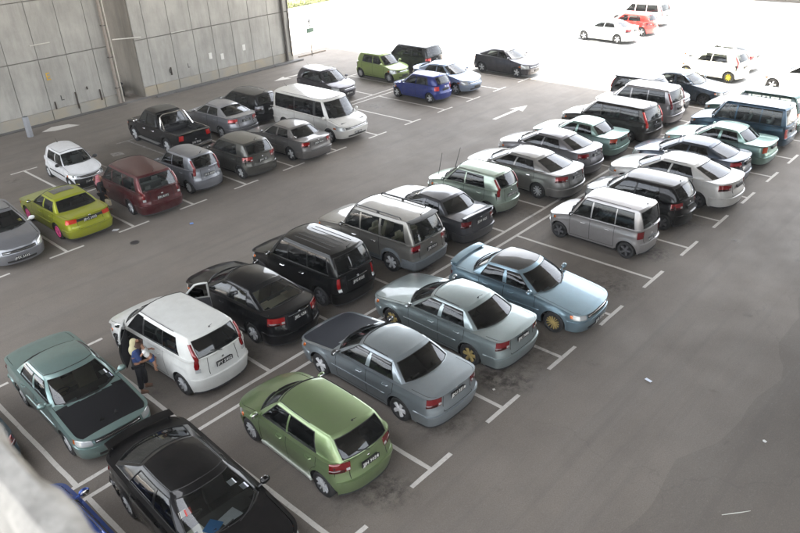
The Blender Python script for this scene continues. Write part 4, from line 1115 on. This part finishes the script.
c = make_car('parked_sedan', 'mint sedan with orange rear lamps beside the tall navy wagon', 'car', GC, 'sedan_box', 4.25, 1.65, 1.38, 2.4, .8, (21.2, -2.1), 90, -1, '#84a098', rims=('cover', 'silver'), red='#c4502c', tail='small', R=.27)
c = make_car('parked_wagon', 'tall navy van-like wagon with large side windows', 'car', GC, 'boxy', 4.1, 1.62, 1.8, 2.45, .8, (23.6, -2.2), 90, 0, '#2f4a5e', glass='mid', side_glass='clear', rims=('steel', 'silver'), tail='van', red='#a03028', R=.29)
c = make_car('parked_wagon', 'dark green estate at the right edge behind the navy wagon', 'car', GC, 'kijang', 4.2, 1.65, 1.72, 2.5, .8, (25.85, -1.95), 90, 0, '#34504c', glass='mid', side_glass='mid', rims=('steel', 'silver'), tail='wide', red='#b03a20')
c = make_car('parked_hatchback', 'blue hatchback mostly hidden by the parapet at the lower left corner', 'car', GC, 'hatch', 3.9, 1.68, 1.5, 2.4, .75, (-6.2, -1.7), 90, 0, '#2d4a93', rims=('five', 'silver'))
# --- left block near side
c = make_car('parked_sedan', 'silver sedan cut by the left edge, nose to the camera', 'car', GL, 'sedan_round', 4.3, 1.7, 1.46, 2.55, .85, (-1.35, 13.45), -90, -4.4, '#8a8c92', rims=('five', 'silver'), head='big', ws_glass='clear', plate='JMX 2635', trim='dark', skirt=paint('#8a8c92'), mirror_mat=paint('#d5d5d5', 0), stickers=[(.55, .8, -1, '#d8dcd8', .22), (.8, .35, 1, '#b8b04a', .1)])
c = make_car('parked_sedan', 'lime green sedan with pink wheels and smoked sunroof', 'car', GL, 'sedan_box', 4.36, 1.69, 1.385, 2.5, .85, (1.0, 13.72), 90, -.2, '#8e9420', metal=.35, rims=('five', 'pink'), sunroof=True, plate='JDC 2023', tail='band', garnish_mat=plain('dark_garnish', (.02, .02, .02, 1), .3), side_glass='clear', red='#c83018', trim='grey', R=.30)
c = make_car('parked_mpv', 'maroon people carrier with bright rear window reflection next to the woman in the pink headscarf', 'car', GL, 'mpv', 4.49, 1.75, 1.65, 2.56, .85, (3.77, 13.55), 90, -2.4, '#48141b', metal=.45, tail='pillar', rims=('five', 'silver'), plate='JFN 8191', glass='clear', trim='grey', red='#6e0e12', rear_strip=False)
c = make_car('parked_hatchback', 'silver-lilac small hatchback between the maroon people carrier and the dark grey hatchback', 'car', GL, 'hatch', 3.575, 1.475, 1.53, 2.39, .62, (6.08, 13.52), 90, .3, '#8f9299', tail='pillar', rims=('steel', 'silver'), plate='JKG 4858', red='#801218', R=.275, rw_glass='mid')
c = make_car('parked_hatchback', 'dark grey hatchback with wrap-round red lamps next to the grey sedan', 'car', GL, 'hatch', 3.7, 1.69, 1.5, 2.38, .75, (8.44, 13.11), 90, -.8, '#53534f', rims=('five', 'silver'), tail='wide', plate='JMC 35', pillars='black', red='#8e1c1a', glass='mid')
c = make_car('parked_sedan', 'mid grey sedan with reddish rear parcel shelf beside the white van', 'car', GL, 'sedan_box', 4.36, 1.69, 1.4, 2.5, .85, (11.11, 13.19), 90, -.1, '#6f6d6c', rims=('five', 'silver'), plate='JHX 5868', tail='wide', red='#941a18', rear_strip=True, rw_glass='mid', T=dict(ws=(.25, .33, .44, .47), rw=(.87, .81, .73, .71)))
c = make_car('parked_van', 'white passenger van with dark windows facing the camera', 'van', GL, 'van', 5.125, 1.92, 1.9, 3.2, .9, (13.87, 13.94), -90, .4, '#c9c7c2', metal=.1, head='tall', rims=('five', 'silver'), plate='JHF 9889', R=.32, tail='van', pillars='black')
c = make_car('parked_hatchback', 'bright blue small hatchback beside the silver-blue sedan in the shade', 'car', GL, 'hatch', 3.49, 1.49, 1.42, 2.36, .55, (21.2, 13.91), 90, .2, '#1d3078', metal=.3, rims=('five', 'silver'), tail='small', glass='mid', side_glass='clear', red='#d03030', R=.265)
c = make_car('parked_sedan', 'silver-blue sedan facing the camera behind the bright blue hatchback', 'car', GL, 'sedan_round', 4.3, 1.7, 1.46, 2.55, .85, (23.5, 14.0), -90, 0, '#8d9cb2', rims=('five', 'silver'), head='big', glass='mid')
c = make_car('parked_sedan', 'near black sedan facing the camera alone at the shadow edge, rightmost of the left block', 'car', GL, 'sedan_round', 4.3, 1.7, 1.46, 2.55, .85, (28.3, 13.25), -90, -.5, '#38383e', rims=('five', 'silver'), head='big', glass='mid')
# --- left block far side
c = make_car('parked_hatchback', 'small white hatchback with black bumper in front of the pier wall, nose to the camera', 'car', GF, 'hatch', 3.3, 1.4, 1.4, 2.28, .55, (3.35, 17.85), -90, -3.0, '#d4d5d6', metal=0, head='small', bumper_mat=BP, side_mould=BP, glass='mid', side_glass='mid', ws_glass='clear', rims=('cover', 'silver'), mirror_mat=BP, plate='JCM 1147', R=.255, trim='grey', T=dict(ws=(.245, .32, .43, .455), rw=(.985, .955, .90, .87)))
c = make_car('pickup_truck', 'black double cab pickup with chrome roll bar and open cargo bed', 'pickup', GF, 'pickup', 5.1, 1.76, 1.72, 3.085, .85, (8.4, 18.85), 90, -2.1, '#0c0d10', metal=.2, dirt=.03, bed=True, rims=('six', 'silver'), tail='small', R=.37, plate='JHB 7223', chrome_handles=True, mirror_mat=CHR(), red='#c82420', aerial='none', plate_z=.6)
c = make_car('parked_sedan', 'silver sedan beside the black pickup, rear to the camera', 'car', GF, 'sedan_round', 4.53, 1.7, 1.49, 2.6, .9, (11.16, 18.43), 90, -.6, '#94959a', rims=('five', 'silver'), plate='JJJ 2626', red='#c02c2c', rw_glass='mid', glass='mid')
c = make_car('parked_wagon', 'black wagon with dark roof half hidden by the silver sedan and white van', 'car', GF, 'hatch', 4.3, 1.7, 1.47, 2.6, .85, (13.42, 19.3), 90, 1.3, '#121215', metal=.2, dirt=.03, tail='wide', rims=('five', 'silver'), plate='JLM 6161', red='#8a8a90', glass='mid')
c = make_car('parked_hatchback', 'dark grey hatchback with pale windscreen facing the camera above the white van', 'car', GF, 'hatch', 3.72, 1.665, 1.55, 2.44, .7, (18.5, 18.72), -90, .4, '#45434a', head='big', rims=('five', 'silver'), glass='clear', plate='JJM 3300', trim='grey')
c = make_car('parked_hatchback', 'apple green small hatchback facing the camera next to the black wagon', 'car', GF, 'hatch', 3.575, 1.475, 1.53, 2.39, .62, (23.2, 18.78), -90, -.2, '#869858', metal=.2, head='big', rims=('multi', 'silver'), glass='mid')
c = make_car('parked_wagon', 'black estate wagon behind the apple green hatchback, rear to the camera', 'car', GF, 'mpv', 4.5, 1.75, 1.65, 2.7, .85, (25.8, 18.9), 90, 0, '#23282c', tail='wide', rims=('five', 'silver'), red='#d03a36', glass='dark')
# --- sunlit yard
c = make_car('parked_hatchback', 'white hatchback with yellow wheels in the sunlight', 'car', GS, 'hatch', 3.72, 1.665, 1.55, 2.44, .72, (33.46, 2.82), 90, -5.2, '#e2e0d4', metal=0, rims=('multi', 'yellow'), tail='pillar', glass='clear', side_glass='mid', far=True)
c = make_car('parked_sedan', 'pale sedan showing only its roof behind the white hatchback with yellow wheels', 'car', GS, 'sedan_box', 4.3, 1.68, 1.45, 2.5, .8, (35.9, 3.5), 90, -3, '#dadad6', metal=0, side_glass='mid', far=True)
c = make_car('parked_sedan', 'white sedan in the sunlight cut by the right edge', 'car', GS, 'sedan_round', 4.4, 1.7, 1.46, 2.6, .85, (33.05, -1.99), 90, .4, '#dedede', metal=0, rims=('five', 'silver'), far=True)
c = make_car('parked_sedan', 'pale silver sedan leftmost of the three far cars in full sun', 'car', GS, 'sedan_round', 4.4, 1.7, 1.44, 2.6, .85, (39.56, 12.74), 90, -2.4, '#c9d2d2', rims=('five', 'silver'), glass='mid', far=True)
c = make_car('parked_hatchback', 'red hatchback between the pale silver sedan and white people carrier in full sun', 'car', GS, 'hatch', 3.9, 1.68, 1.48, 2.5, .75, (42.6, 12.5), 90, 0, '#d2322c', metal=0, far=True, glass='mid')
c = make_car('parked_mpv', 'white people carrier farthest right of the three far cars in full sun', 'car', GS, 'mpv', 4.4, 1.7, 1.65, 2.7, .8, (46.2, 13.6), 90, 0, '#dfdfdf', metal=0, far=True, tail='pillar', red='#d04040')

for s_ in (-.16, .16):
    C0 = TEAL; m = MB(); p = Vector((C0.xf - .42, s_, C0.hf(C0.xf - .42, s_)))
    m.add([p + Vector((.05, -.05, -.01)), p + Vector((.05, .05, -.01)), p + Vector((-.09, .0, -.01)), p + Vector((.02, 0, .09))], [(0, 1, 3), (1, 2, 3), (2, 0, 3)]); m.build('bonnet_fin', CHR(), C0.root, False)
# ================================================================ people
def skin(name, mat, joints, edges, parent=None, sub=2, root_i=0):
    """joints: list of (x,y,z,rx,ry); one continuous skinned surface"""
    me = bpy.data.meshes.new(name); me.from_pydata([j[:3] for j in joints], edges, []); me.update()
    ob = bpy.data.objects.new(name, me); link(ob)
    md = ob.modifiers.new('skin', 'SKIN'); md.use_smooth_shade = True
    for i, v in enumerate(me.skin_vertices[0].data):
        v.radius = (joints[i][3], joints[i][4] if len(joints[i]) > 4 else joints[i][3]); v.use_root = (i == root_i)
    ms = ob.modifiers.new('sub', 'SUBSURF'); ms.levels = ms.render_levels = sub
    dg = bpy.context.evaluated_depsgraph_get(); dg.update()
    nm = bpy.data.meshes.new_from_object(ob.evaluated_get(dg)); bpy.data.objects.remove(ob); bpy.data.meshes.remove(me)
    nm.name = name; nm.materials.clear(); nm.materials.append(mat); nm.shade_smooth()
    o = bpy.data.objects.new(name, nm); link(o)
    if parent: o.parent = parent
    return o
SK = plain('skin_brown', (.24, .12, .07, 1), .55, var=.1)
SK2 = plain('skin_child', (.30, .16, .10, 1), .55, var=.1)
def hand_bits(J, Eg, wi, w, d, up, side, s=1.0):
    """palm, four fingers and a thumb chained onto wrist vertex wi"""
    d = Vector(d).normalized(); side = Vector(side).normalized(); w = Vector(w)
    pb = len(J); J.append((*(w + d * .05 * s), .022 * s, .014 * s)); Eg.append((wi, pb))
    for k in range(4):
        o = side * (-.024 + .016 * k) * s; ln_ = (.07, .08, .075, .06)[k] * s
        a = len(J); J.append((*(w + d * .085 * s + o), .0085 * s)); Eg.append((pb, a))
        J.append((*(w + d * (.085 * s + ln_ * .55) + o + Vector(up) * -.012 * s), .008 * s)); Eg.append((a, a + 1))
        J.append((*(w + d * (.085 * s + ln_ * .85) + o + Vector(up) * -.035 * s), .0065 * s)); Eg.append((a + 1, a + 2))
    a = len(J); J.append((*(w + d * .045 * s - side * .035 * s), .010 * s)); Eg.append((pb, a)); J.append((*(w + d * .085 * s - side * .052 * s), .008 * s)); Eg.append((a, a + 1))
def woman(pos, rz, label, top, trou, scarf, lean, arms, bag=False, h=1.52):
    r = empty('person', (pos[0], pos[1], 0), rz); tag(r, label, 'person')
    k = h / 1.6; L = lean
    hip = Vector((0, 0, .88 * k)); ch = Vector((L * .5, 0, 1.18 * k)); nk = Vector((L * .95, 0, 1.34 * k)); hd = Vector((L * 1.15, 0, 1.46 * k)); ht = Vector((L * 1.25, 0, 1.54 * k))
    J = [(*hip, .13, .11), (*((hip + ch) / 2), .115, .095), (*ch, .14, .105), (*nk, .05, .05), (*hd, .078, .088), (*ht, .07, .08)]
    Eg = [(0, 1), (1, 2), (2, 3), (3, 4), (4, 5)]
    TJ = [(*hip, .145, .125)]; TE = []; ST = []
    for s in (1, -1):
        a = len(J); st = .05 * s + .0
        kn = (st * 1.0 + .03, s * .10, .47 * k); an = (st, s * .115, .08)
        J += [(0, s * .085, .80 * k, .085, .085), (*kn, .055, .055), (*an, .038, .038), (st + .13, s * .125, .035, .035, .025)]
        Eg += [(0, a), (a, a + 1), (a + 1, a + 2), (a + 2, a + 3)]
        b = len(TJ); TJ += [(0, s * .09, .80 * k, .10, .10), (kn[0], kn[1], kn[2], .078, .078), (an[0], an[1], .12, .068, .068)]; TE += [(0, b), (b, b + 1), (b + 1, b + 2)]
        ST.append(((st - .03, s * .118, .028), (st + .15, s * .128, .022)))
    slv = []
    for s in (1, -1):
        sh = ch + Vector((0, s * .17, .06 * k)); el, wr = [Vector(q) for q in arms[0 if s > 0 else 1]]
        a = len(J); J += [(*sh, .055), (*el, .04), (*wr, .027)]; Eg += [(2, a), (a, a + 1), (a + 1, a + 2)]
        d = (wr - el).normalized(); sd_ = d.cross(Vector((0, 0, 1))); sd_ = sd_ if sd_.length > .1 else Vector((0, 1, 0))
        hand_bits(J, Eg, a + 2, wr, d, sd_.cross(d).normalized(), sd_)
        slv.append((sh, el, wr))
    skin('body', SK, J, Eg, r)
    skin('trousers', trou, TJ, TE, r)
    TJ = [(*(hip - Vector((0, 0, .06))), .155, .135), (*((hip + ch) / 2), .14, .118), (*ch, .165, .128), (*(nk - Vector((0, 0, .05))), .10, .09)]; TE = [(0, 1), (1, 2), (2, 3)]
    for sh, el, wr in slv:
        a = len(TJ); e2 = sh.lerp(el, .95) if not bag else el; TJ += [(*sh, .072), (*e2, .056)]; TE += [(2, a), (a, a + 1)]
        if bag: TJ.append((*el.lerp(wr, .9), .045)); TE.append((a + 1, a + 2))
    skin('top', top, TJ, TE, r)
    # headscarf: hood over the crown, cape over shoulders, face left open
    skin('headscarf', scarf, [(*(ht + Vector((-.03, 0, .03))), .055, .06), (*(hd + Vector((-.03, 0, .02))), .098, .098), (*(nk + Vector((-.035, 0, .0))), .088, .092), (*(ch + Vector((-.05, 0, .08))), .15, .12), (*(ch + Vector((-.07, 0, -.08))), .11, .08)], [(0, 1), (1, 2), (2, 3), (3, 4)], r, 3)
    f = MB(); fd = Vector((1, 0, -.25)).normalized(); fc = hd + fd * .062
    f.ball((fc.x, fc.y, fc.z), .062, .62, .95, 1.22, 12, 9); f.build('face', SK, r)
    f = MB()
    for s in (1, -1): f.ball((fc.x + .036, s * .024, fc.z + .012), .009, .7, 1.2, .8, 6, 4)
    f.build('eye', plain('eye_dark', (.02, .015, .012, 1), .3), r)
    f = MB(); f.ball((fc.x + .042, 0, fc.z - .012), .013, 1, .7, 1.5, 6, 5); f.build('nose', SK, r)
    f = MB(); f.ball((fc.x + .034, 0, fc.z - .044), .016, .5, 1.2, .45, 6, 4); f.build('mouth', plain('lip', (.22, .07, .06, 1), .5), r)
    for a, b in ST:
        m = MB(); m.tube([a, ((a[0] + b[0]) / 2, (a[1] + b[1]) / 2, .035), b], [.036, .046, .036], 8); m.build('shoe', plain('sandal_brown', (.16, .09, .06, 1), .6), r)
    return r
P1 = Vector((-2.42, 2.27, 0))
woman(P1, radians(-28), 'woman in pale yellow headscarf holding a small child by the open white door', plain('blue_top', '#1f3766', .8), plain('black_trousers', (.012, .012, .015, 1), .85), plain('yellow_scarf', '#b3ac88', .85), .05,
      [((.10, .26, .98), (.30, .16, 1.02)), ((.10, -.24, .96), (.32, -.10, .92))])
# the child in her arms
ch_ = empty('person', (P1.x + .13, P1.y - .12, 1.0), radians(-28)); tag(ch_, 'small brown-haired child in a white shirt held on the woman\'s arm', 'person')
J = [(.10, 0, -.05, .085, .075), (.06, 0, .12, .085, .07), (.03, 0, .23, .032), (-.01, .0, .32, .07, .072), (-.02, 0, .37, .062, .065)]; Eg = [(0, 1), (1, 2), (2, 3), (3, 4)]
for s in (1, -1):
    a = len(J); J += [(.16, s * .07, -.10, .055), (.22, s * .10, -.22, .042), (.20, s * .10, -.40, .028), (.25, s * .10, -.43, .024)]; Eg += [(0, a), (a, a + 1), (a + 1, a + 2), (a + 2, a + 3)]
    a = len(J); J += [(.05, s * .10, .17, .032), (-.06, s * .15, .08, .026), (-.16, s * .10, .06, .018)]; Eg += [(1, a), (a, a + 1), (a + 1, a + 2)]
    hand_bits(J, Eg, a + 2, J[a + 2][:3], (-1, 0, 0), (0, 0, 1), (0, 1, 0), .6)
skin('body', SK2, J, Eg, ch_)
skin('shirt', plain('child_shirt', '#dcdcd8', .8), [(.11, 0, -.06, .10, .09), (.06, 0, .12, .10, .085), (.04, 0, .19, .06), (.05, .10, .17, .044), (0, .13, .12, .038), (.05, -.10, .17, .044), (0, -.13, .12, .038)], [(0, 1), (1, 2), (1, 3), (3, 4), (1, 5), (5, 6)], ch_)
skin('shorts', plain('child_shorts', '#26406e', .8), [(.11, 0, -.08, .10, .09), (.17, .075, -.12, .068), (.20, .09, -.18, .06), (.17, -.075, -.12, .068), (.20, -.09, -.18, .06)], [(0, 1), (1, 2), (0, 3), (3, 4)], ch_)
skin('hair', plain('brown_hair', (.05, .025, .015, 1), .7), [(-.03, 0, .335, .078, .08), (-.02, 0, .385, .072, .074), (-.06, 0, .30, .05, .06)], [(0, 1), (0, 2)], ch_)
m = MB(); m.ball((.052, 0, .315), .012, 1, .7, 1.2, 6, 4); m.build('nose', SK2, ch_)
m = MB()
for s in (1, -1): m.ball((.052, s * .024, .338), .008, .6, 1, .8, 6, 4)
m.build('eye', plain('eye_dark', (.02, .015, .012, 1), .3), ch_)
def patt():
    mt, n, l = newmat('patterned_pink_cloth')
    f = noise(n, l, 22, 3)
    out(n, l, bsdf(n, l, ramp(n, l, f, [(.4, (.28, .07, .09)), (.55, (.42, .16, .17)), (.68, (.2, .12, .12))]), .85).outputs[0]); return mt
woman((2.40, 13.42), radians(-35), 'woman in patterned pink headscarf and black clothes between lime green and maroon cars', plain('black_dress', (.014, .014, .016, 1), .85), plain('black_trousers', (.012, .012, .015, 1), .85), patt(), .03,
      [((-.02, .25, .90), (.12, .24, .80)), ((.04, -.26, .88), (.16, -.26, .76))], bag=True)
def handbag(pos, rz, label, c):
    r = empty('handbag', pos, rz); tag(r, label, 'handbag')
    m = MB(); m.box(-.05, .05, -.13, .13, 0, .22, .025); m.build('bag_body', plain('bag_' + c.strip('#'), c, .7), r)
    m = MB(); m.tube([(0, .08, .21), (0, .06, .33), (0, 0, .38), (0, -.06, .33), (0, -.08, .21)], .009, 6); m.build('strap', plain('bag_strap', '#7d6a50', .7), r)
A2 = Matrix.Rotation(radians(-35), 3, 'Z') @ Vector((.20, -.27, 0))
handbag((2.40 + A2.x, 13.42 + A2.y, .36), radians(10), 'beige handbag hanging from the hand of the woman in the pink headscarf', '#c9bfa2')
# ================================================================ street things
# signpost at the wall end
r = empty('signpost', (25.03, 27.37, 0)); tag(r, 'thin signpost with a green board at the end of the right pier wall', 'sign')
m = MB(); m.tube([(0, 0, 0), (.0, 0, 2.5)], .03, 8); m.build('post', plain('post_grey', '#6d6d6a', .5, .4), r)
m = MB(); m.box(-.33, .33, -.05, -.03, 1.58, 1.88, .006); m.build('board', plain('board_green', '#3d5e4c', .5), r)
m = MB(); m.box(-.06, .06, -.05, -.02, 1.98, 2.46, .01); m.box(-.16, -.06, -.045, -.025, 2.28, 2.36, .005); m.build('arrow_plate', plain('plate_dark', '#2a2f33', .5), r)
# bollard pipe at the left wall
r = empty('bollard', (4.72, 25.75, 0)); tag(r, 'short grey pipe bollard in front of the left pier wall', 'bollard')
m = MB(); m.lathe([(.15, 0), (.15, .98), (.13, 1.02)], axis='Z', n=16); m.build('pipe', plain('bollard_grey', '#8d8f93', .6), r)
m = MB(); m.lathe([(.13, 1.02), (.12, 1.0), (.001, 1.0)], axis='Z', n=16); m.build('cap', plain('bollard_cap', '#55575a', .7), r)
# motorcycle in the slot between the walls
r = empty('motorcycle', (11.75, 29.6, 0), radians(75)); tag(r, 'small black motorcycle in the slot between the two pier walls', 'motorcycle')
for x in (-.62, .62):
    m = MB(); m.lathe([(.22, -.04), (.28, -.045), (.3, 0), (.28, .045), (.22, .04), (.22, -.04)], (x, 0, .3), n=18); w_ = m.build('wheel', RUB(), r)
    m = MB(); m.lathe([(.21, .02), (.03, .04), (.001, .04)], (x, 0, .3), n=12); m.lathe([(.21, -.02), (.03, -.04), (.001, -.04)], (x, 0, .3), n=12); m.build('rim', plain('rim_dark', '#5c5c5e', .35, .3), w_)
m = MB(); m.tube([(-.5, 0, .45), (-.1, 0, .42), (.2, 0, .5), (.42, 0, .78)], [.07, .13, .11, .05], 10); m.tube([(.62, .05, .3), (.42, .05, .85)], .02, 6); m.tube([(.62, -.05, .3), (.42, -.05, .85)], .02, 6); m.build('frame', BLK(), r)
m = MB(); m.box(-.65, .1, -.12, .12, .68, .78, .04); m.build('seat', BLK(), r)
m = MB(); m.tube([(.34, .33, 1.0), (.42, .1, .95), (.42, -.1, .95), (.34, -.33, 1.0)], .016, 6); m.build('handlebar', CHR(), r)
m = MB(); m.ball((.5, 0, .85), .08); m.build('headlight', lens('headlamp_clear', '#b9bcbb'), r)
# far boundary wall, shaded face towards the yard
r = empty('boundary_wall', (60.3, 5, 0)); tag(r, 'dark low boundary wall along the top right corner beyond the sunlit yard', 'wall')
for i in range(14):
    m = MB(); m.box(.0, .3, -17.5 + i * 2.5 - 0, -17.5 + i * 2.5 + 2.46, .12, 2.2, .02); m.build('panel', plain('boundary_grey', '#5a5b52', .9), r, False)
m = MB(); m.box(-.1, .35, -17.5, 17.5, 0, .12, .02); m.build('plinth', plain('plinth_grey', '#5c5650', .9), r, False)
# sunlit shrubs beyond the yard
rng = random.Random(11)
vs = []; fs = []
for i in range(9000):
    x = rng.uniform(30, 56); y = 45.8 + rng.random() ** 1.6 * 5; hmx = .55 + .5 * math.sin(x * 1.7) * math.sin(x * .6 + y) + (y - 45.8) * .35
    z = rng.uniform(.02, max(.15, hmx)); s = rng.uniform(.08, .2); a = rng.uniform(0, 2 * pi); t = rng.uniform(-.6, 1.0)
    d = Vector((cos(a), sin(a), t)).normalized() * s; e = Vector((-sin(a), cos(a), rng.uniform(-.4, .4))).normalized() * s * .35
    p = Vector((x, y, z)); b = len(vs); vs += [p - d * .5, p + e, p + d, p - e]; fs.append((b, b + 1, b + 2, b + 3))
def leafm():
    mt, n, l = newmat('yellow_green_leaves')
    f = noise(n, l, 1.5, 4)
    out(n, l, bsdf(n, l, ramp(n, l, f, [(.3, (.06, .10, .015)), (.7, (.17, .17, .03))]), .6).outputs[0]); return mt
o = mesh_obj('undergrowth', vs, fs, leafm(), None, False); tag(o, kind='stuff')
plane('grass_bank', 25, 70, 45.6, 70, .012, plain('bank_earth', (.10, .11, .03, 1), .95))
# kerb and slab by the signpost
m = MB(); 
for i in range(4): m.box(24.2 + i * .62, 24.2 + i * .62 + .59, 27.75, 27.9, -.01, .07, .012)
o = m.build('kerb', plain('kerb_brown', '#7d7266', .9), None, False); o['kind'] = 'structure'
# ================================================================ stains, litter
def stainm():
    mt, n, l = newmat('oil_stain_film')
    tc = n.new('ShaderNodeTexCoord'); g = n.new('ShaderNodeTexGradient'); g.gradient_type = 'SPHERICAL'; l.new(tc.outputs['Object'], g.inputs[0])
    geo = n.new('ShaderNodeNewGeometry'); nz = n.new('ShaderNodeTexNoise'); nz.inputs['Scale'].default_value = 5; nz.inputs['Detail'].default_value = 6; nz.inputs['Roughness'].default_value = .7; l.new(geo.outputs['Position'], nz.inputs['Vector'])
    mu = n.new('ShaderNodeMath'); mu.operation = 'MULTIPLY'; l.new(g.outputs['Fac'], mu.inputs[0])
    r_ = ramp(n, l, nz.outputs['Fac'], [(.42, g3(0)), (.8, g3(.7))]); l.new(r_, mu.inputs[1])
    b = bsdf(n, l, (.05, .045, .042, 1), .5); t = n.new('ShaderNodeBsdfTransparent'); mx = n.new('ShaderNodeMixShader')
    l.new(mu.outputs[0], mx.inputs[0]); l.new(t.outputs[0], mx.inputs[1]); l.new(b.outputs[0], mx.inputs[2]); out(n, l, mx.outputs[0]); return mt
SM = stainm(); zc = .0075
rng = random.Random(5)
spots = [(-1.4, -4.1, 1.1), (-.9, -4.5, .8), (1.0, -3.96, .7), (3.63, -4.3, 1.1), (3.2, -4.0, .7), (9.1, -4.1, 1.2), (8.4, -3.6, .8), (1.7, -4.2, .8), (-2.3, 1.9, .4), (4.9, -4.2, 1.0), (6.2, 1.0, .7), (.1, 1.5, .8), (11.6, .6, .8), (8.9, .8, .8), (14.2, -4.0, .8), (11.4, -4.0, .7)]
for k in range(26): spots.append((2.5 * rng.randint(-1, 9) + 1.25 + rng.uniform(-.5, .5), rng.choice([-4.2, -1.2, 1.2, 4.3, 12, 15, 17.5, 20]) + rng.uniform(-.4, .4), rng.uniform(.4, .9)))
for k in range(7): spots.append((rng.uniform(-2, 14), rng.uniform(-9.5, -5.5), rng.uniform(.12, .3)))
for x, y, s in spots:
    n = 14; zc += .0004
    vs = [(cos(2 * pi * i / n), sin(2 * pi * i / n), 0) for i in range(n)]
    o = mesh_obj('oil_stain', vs, [tuple(range(n))], SM, None, False); o.location = (x, y, zc); o.scale = (s, s * rng.uniform(.5, .9), 1); o.rotation_euler = (0, 0, rng.uniform(0, 3)); o['kind'] = 'structure'
def bit(name, pts, z, c, label, cat, thick=.006):
    o = poly(name, pts, z, plain('litter_' + c.strip('#'), c, .8), None, thick=thick); tag(o, label, cat); return o
bit('paper_scrap', [(5.40, -6.90), (5.47, -6.92), (5.51, -6.76), (5.44, -6.74)], .02, '#dfe6f2', 'pale blue-white paper scrap alone on the open asphalt right of the green hatchback', 'litter')
bit('paper_scrap', [(2.86, -4.26), (2.91, -4.28), (2.94, -4.23), (2.88, -4.21)], .02, '#d8d6cf', 'small white scrap on the asphalt in front of the T mark behind the silver-blue sedan', 'litter')
bit('plastic_scrap', [(5.0, -9.60), (5.05, -9.62), (5.08, -9.56), (5.05, -9.53), (5.01, -9.55)], .02, '#e2e2de', 'white crumpled scrap at the lower right of the empty asphalt', 'litter')
m = MB(); m.tube([(2.55, -9.66, .02), (2.68, -9.78, .03), (2.82, -9.9, .028), (2.98, -10.02, .02)], [.005, .008, .008, .004], 6); o = m.build('plastic_strip', plain('litter_cfcfc6', '#cfcfc6', .6)); tag(o, 'thin white curved strip lying on dark asphalt near the lower right corner', 'litter')
x0_, y0_ = 3.35, 11.9
bit('plastic_scrap', [(1.62, 11.55), (1.78, 11.42), (1.9, 11.5), (1.75, 11.66)], .02, '#dedede', 'white flattened scrap on the parking line behind the lime green sedan', 'litter')
bit('paper_scrap', [(3.7, 9.75), (3.82, 9.68), (3.86, 9.8), (3.76, 9.86)], .02, '#6f8fc8', 'light blue scrap in the driving lane behind the maroon people carrier', 'litter')
r = empty('manhole_cover', (1.68, 10.05, 0)); tag(r, 'small dark round cover in the driving lane below the lime green car', 'manhole cover')
m = MB(); m.lathe([(.135, .0), (.135, .014), (.12, .016), (.001, .016)], axis='Z', n=20); m.build('lid', plain('iron_dark', (.04, .035, .033, 1), .7, .3), r)
m = MB(); m.lathe([(.165, .0), (.165, .012), (.14, .012), (.14, 0)], axis='Z', n=20); m.build('rim', plain('iron_rim', (.09, .085, .08, 1), .7, .2), r)
# papers on the dashboard of the black sedan
def inlan(x, y, z, rz, sx, sy, th, name, c, label, tilt=0):
    m = MB(); m.box(-sx / 2, sx / 2, -sy / 2, sy / 2, 0, th, min(th, .02) * .3)
    o = m.build(name, plain('item_' + c.strip('#'), c, .6)); tag(o, label, 'paper')
    R0 = LANCER.root; Mx = Matrix.Translation(R0.location) @ Matrix.Rotation(R0.rotation_euler.z, 4, 'Z')
    o.matrix_world = Mx @ Matrix.Translation((x, y, z)) @ Matrix.Rotation(rz, 4, 'Z') @ Matrix.Rotation(tilt, 4, 'Y')
zd = LANCER.E(LANCER.wsa) - .028; xd = LANCER.wsa - .02
inlan(xd + .16, .05, zd + .05, .2, .26, .36, .012, 'paper_sheet', '#d9dbe2', 'white sheet on the dashboard of the black sedan, nearest its left mirror')
inlan(xd + .13, -.28, zd + .05, .5, .26, .28, .02, 'folder', '#2f7fc4', 'bright blue folder on the dashboard of the black sedan')
inlan(xd + .04, -.52, zd + .05, .1, .30, .26, .012, 'paper_sheet', '#e6dfd0', 'cream sheet beside the blue folder on the dashboard of the black sedan')
# walls added outside the right edge of the frame to darken the ground
for a, b, lb in ((3.6, 10.7, 'near left wall added outside the picture to block light'), (12.3, 23.6, 'near right wall added outside the picture to block light')):
    r = empty('pier_wall', ((a + b) / 2, -12.1, 0)); tag(r, lb, 'wall')
    m = MB(); m.box(a - (a + b) / 2, b - (a + b) / 2, -.8, .8, 0, 16.8, .02); m.build('core', CD, r, False)
# ================================================================ haze: thin volume added to stand in for lens glare
m = MB(); m.box(-70, 130, -80, 90, -1, 26)
def hz():
    mt, n, l = newmat('glare_haze'); v = n.new('ShaderNodeVolumePrincipled'); v.inputs['Color'].default_value = (.92, .93, .95, 1); v.inputs['Density'].default_value = .0008; v.inputs['Anisotropy'].default_value = .3
    o = n.new('ShaderNodeOutputMaterial'); l.new(v.outputs[0], o.inputs[1]); return mt
o = m.build('glare_veil', hz(), None, False); o['kind'] = 'stuff'
